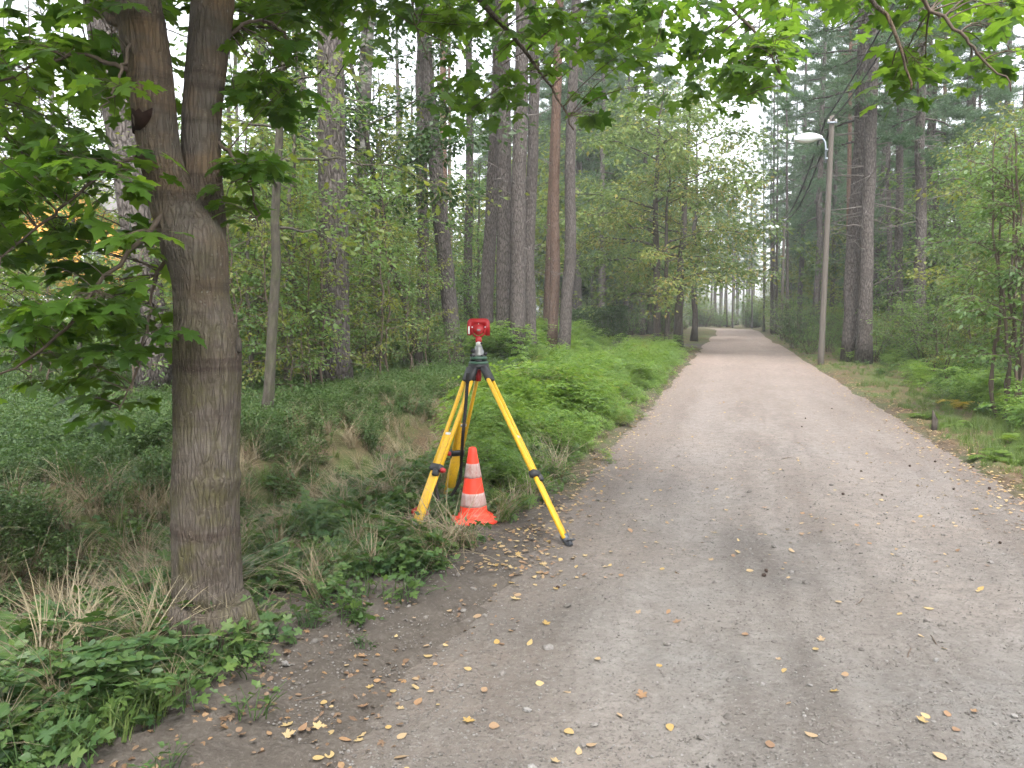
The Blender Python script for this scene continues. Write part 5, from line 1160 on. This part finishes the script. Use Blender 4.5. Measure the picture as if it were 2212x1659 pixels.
def ribbon(pts, wd, th, name, mat, parent, side=np.array([1., .2, 0])):
    p = np.array(pts); t = unit(np.gradient(p, axis=0)); s_ = unit(side - t * (t @ side)[:, None]); nn = np.cross(t, s_)
    V_ = np.concatenate([p - s_ * wd / 2 - nn * th, p + s_ * wd / 2 - nn * th, p + s_ * wd / 2 + nn * th, p - s_ * wd / 2 + nn * th]); n = len(p); q = np.arange(n - 1)
    mb = MB(); Fq = np.concatenate([np.stack([a * n + q, b * n + q, b * n + q + 1, a * n + q + 1], -1) for a, b in ((0, 1), (1, 2), (2, 3), (3, 0))]); mb.add(V_ + to, Fq); ob(name, mb.mesh(name, mat), parent)
DS = 5.62
pp_, _r = chain([(1011, 806, DS, 9), (1008, 850, DS, 9), (1004, 900, DS, 9), (1000, 940, DS, 9), (997, 985, DS + .2, 8), (996, 1010, DS + .3, 8), (992, 1040, DS + .35, 8), (978, 1066, DS + .35, 8), (968, 1076, DS + .35, 6)], 40)
ribbon(pp_, .022, .0015, 'strap', M_STRAP, trip)
pp_, _r = chain([(944, 1035, 5.56, 9), (941, 1050, 5.53, 9), (943, 1062, 5.53, 9), (947, 1082, 5.53, 6)], 12)
ribbon(pp_, .026, .0015, 'strap_end', M_STRAP, trip)

# tribrach with red prism target
U = .000298
tz = ht
tgt = empty('prism_target', (HD[0], HD[1], tz), (0, 0, R(3)), label='red prism target on a green tribrach mounted on top of the tripod', cat='survey target')
def zz_(v): return (1210 - v) * U
mb = MB(); mb.add(*lathe([(0, .0005), (.064, .0005), (.067, .004), (.067, zz_(1165)), (.062, zz_(1150)), (0, zz_(1150))], 3 * 10)); ob('base_plate', mb.mesh('base_plate', M_GREEN, True), tgt)
for k in range(3):
    a = R(30 + 120 * k) if k != 1 else R(150); c = np.array([.046 * math.cos(a), .046 * math.sin(a), 0])
    mb = MB(); mb.add(*lathe([(0, zz_(1152)), (.008, zz_(1152)), (.019, zz_(1146)), (.021, zz_(1125)), (.019, zz_(1105)), (.008, zz_(1098)), (.008, zz_(1060)), (0, zz_(1060))], 16, c)); ob('foot_screw', mb.mesh('foot_screw', M_BLK, True), tgt)
mb = MB(); mb.add(*lathe([(0, zz_(1100)), (.056, zz_(1100)), (.06, zz_(1090)), (.058, zz_(1045)), (.05, zz_(1030)), (0, zz_(1030))], 30)); ob('upper_plate', mb.mesh('upper_plate', M_GREEN, True), tgt)
mb = MB(); mb.add(*lathe([(0, zz_(1032)), (.046, zz_(1032)), (.046, zz_(985)), (.040, zz_(960)), (.032, zz_(880)), (.027, zz_(860)), (.024, zz_(800)), (.022, zz_(788)), (0, zz_(788))], 28)); ob('adapter', mb.mesh('adapter', M_ALU, True), tgt)
for x, z, r in ((-.038, 905, .015), (.047, 975, .012), (-.05, 1005, .009), (-.03, 1035, .010), (.02, 1020, .008), (.019, 735, .008)):
    mb = MB(); mb.add(*lathe([(0, 0), (r, 0), (r * 1.05, .008), (r, .022), (0, .024)], 12, (x, -.022, zz_(z)), axis=1)); mb.V[-1] = mb.V[-1]; ob('adjusting_knob', mb.mesh('adjusting_knob', M_BLK, True), tgt)
mb = MB(); mb.add(*lathe([(0, zz_(790)), (.0185, zz_(790)), (.0185, zz_(705)), (.016, zz_(695)), (0, zz_(695))], 20)); ob('neck', mb.mesh('neck', M_WPL, True), tgt)
def arc(cx, cz, r, a0, a1, n): return [(cx + r * math.cos(R(a)), cz + r * math.sin(R(a))) for a in np.linspace(a0, a1, n)]
zc = zz_(430)
# target plate: rounded top corners, arch cut out underneath round the prism holder
pl = [(-.078, zz_(552))] + arc(-.078 + .034, zz_(165) - .034, .034, 180, 90, 7) + arc(.078 - .034, zz_(165) - .034, .034, 90, 0, 7) + [(.078, zz_(560)), (.05, zz_(560))] + arc(0, zc, .050, -45, -135, 3)[:0] + arc(0, zc, .046, -30, 210, 15) + [(-.05, zz_(552))]
mb = MB(); mb.add(*extrude(pl, .004, .008)); ob('target_plate', mb.mesh('target_plate', M_REDP), tgt)
bk = MB(); bk.add(*extrude(arc(0, zc, .047, -28, 208, 20), .0085, .011)); ob('plate_backing', bk.mesh('plate_backing', M_REDP), tgt)
yk = arc(0, zc - .004, .050, 180, 360, 16) + [(.050, zz_(350)), (.038, zz_(350))] + arc(0, zc - .004, .038, 360, 180, 16) + [(-.038, zz_(350)), (-.050, zz_(350))]
mb = MB(); mb.add(*extrude(yk, -.012, .002)); mb.add(*box((0, -.005, zz_(655)), (.042, .02, .034), None, .003)); ob('yoke', mb.mesh('yoke', M_REDP), tgt)
mb = MB(); mb.add(*lathe([(0, -.03), (.030, -.03), (.034, -.024), (.034, .02), (0, .02)], 28, (0, -.004, zc), axis=1)); ob('prism_holder', mb.mesh('prism_holder', M_REDP, True), tgt)
mb = MB(); mb.add(*box((0, -.036, zc), (.026, .006, .014), None, .002)); ob('plug', mb.mesh('plug', M_ALU), tgt)
mb = MB(); mb.add(*box((-.066, .001, zz_(435)), (.011, .005, .052), None, .001)); ob('white_mark', mb.mesh('white_mark', M_WPL), tgt)
mb = MB(); mb.add(*extrude([(-.004, zz_(300)), (.005, zz_(300)), (0, zz_(265))], .0005, .0035)); ob('white_mark', mb.mesh('white_mark', M_WPL), tgt)
for x in (-.044, .044): mb = MB(); mb.add(*box((x, -.013, zz_(365)), (.009, .006, .009), None, .001)); ob('pivot_screw', mb.mesh('pivot_screw', M_SILV), tgt)

# ------------------------------------------------------------------ traffic cone
def mat_orange():
    m, n, out = newmat('orange_cone_plastic'); v = coords(n); f = noise(n, v, 9, 5, .6); d = ramp(n, noise(n, v, 22, 6, .7), [(.55, 0.0), (.78, .55)])
    c = mixc(n, f, (0.66, 0.032, 0.014), (0.80, 0.055, 0.02)); c = mixc(n, d, c, (0.42, 0.09, 0.06)); bsdf(n, out, c, .42, .4, f, .1, .002); return m
def mat_band():
    m, n, out = newmat('worn_white_band'); v = coords(n, (26, 26, 7)); v2 = coords(n)
    f = ramp(n, noise(n, v, 1.3, 7, .7), [(.38, 0.0), (.62, 1.0)]); c = mixc(n, f, (0.30, 0.15, 0.13), (0.36, 0.27, 0.25))
    c = mixc(n, ramp(n, noise(n, v2, 60, 4, .7), [(.5, 0.0), (.7, .6)]), c, (0.44, 0.38, 0.36)); bsdf(n, out, c, .55, .35, f, .2, .001); return m
M_OC, M_BAND = mat_orange(), mat_band()
cb = G(1023, 1143); cz = float(surf(cb[0], cb[1] + .05))
cone = empty('traffic_cone', (cb[0], cb[1] + .05, cz + .012), (R(1), R(-1.2), R(14)), 'orange traffic cone with two worn whitish bands beside the tripod', 'traffic cone')
ZB, ZT = .034, .500
def cr_(z): return .098 + (.026 - .098) * (z - ZB) / (ZT - ZB)
def zf(v): return ZB + (ZT - ZB) * (1430 - v) / 430.0
prof = [(0.128, .022), (.126, .030), (.112, .036), (.104, .040), (cr_(.055), .055)] + [(cr_(z), z) for z in np.linspace(.07, ZT - .012, 14)] + [(.023, ZT - .003), (.017, ZT), (.013, ZT - .004), (.013, ZT - .05)]
mb = MB(); mb.add(*lathe(prof, 48)); ob('body', mb.mesh('cone_body', M_OC, True), cone)
for v0, v1 in ((1190, 1100), (1370, 1285)):
    za, zb_ = zf(v0), zf(v1); mb = MB(); mb.add(*lathe([(cr_(za) - .002, za)] + [(cr_(z) + .0022, z) for z in np.linspace(za + .001, zb_ - .001, 6)] + [(cr_(zb_) - .002, zb_)], 48)); ob('reflective_band', mb.mesh('reflective_band', M_BAND, True), cone)
def base_poly(r, z, n=64, sq=5.0):
    th = np.arange(n) / n * 2 * math.pi; rr = r / (np.abs(np.cos(th)) ** sq + np.abs(np.sin(th)) ** sq) ** (1 / sq); return np.c_[rr * np.cos(th), rr * np.sin(th), np.full(n, z)]
lay = [base_poly(.142, -.012), base_poly(.146, -.004), base_poly(.146, .012), base_poly(.140, .02), base_poly(.122, .0265, sq=2.2)]
V_ = np.vstack(lay); n = 64; Fq = np.array([[l * n + j, l * n + (j + 1) % n, (l + 1) * n + (j + 1) % n, (l + 1) * n + j] for l in range(4) for j in range(n)])
mb = MB(); mb.add(V_, [Fq, np.arange(n)[None, ::-1]]); ob('base', mb.mesh('cone_base', M_OC, True), cone)

# red lid-like disc on the ground behind the tripod's left foot
q = G(911, 1127); zq = hz(q[0], q[1])
mb = MB(); mb.add(*lathe([(0, 0), (.07, 0), (.074, .006), (.074, .026), (.068, .034), (.05, .036), (.045, .026), (0, .024)], 24)); ob('red_disc', mb.mesh('red_disc', M_REDP, True), None, (q[0], q[1], zq + .02), (R(6), R(-4), 0), None, 'flat red plastic disc lying in the herbs behind a tripod leg', 'disc')

# ------------------------------------------------------------------ haze
def haze():
    m = bpy.data.materials.new('haze_air'); m.use_nodes = True; n = m.node_tree; n.nodes.clear(); out = n.nodes.new('ShaderNodeOutputMaterial')
    v = n.nodes.new('ShaderNodeVolumePrincipled'); v.inputs['Color'].default_value = (.93, .97, .97, 1); v.inputs['Density'].default_value = HAZE; v.inputs['Anisotropy'].default_value = 0.0
    n.links.new(v.outputs[0], out.inputs['Volume'])
    mb = MB(); mb.add(*box((0, 90, 13.5), (520, 330, 30))); ob('haze', mb.mesh('haze', m), None, None, None, None, 'thin pale mist filling the wood', 'haze', None, 'stuff')
HAZE = 0.0010
if HAZE > 0: haze()
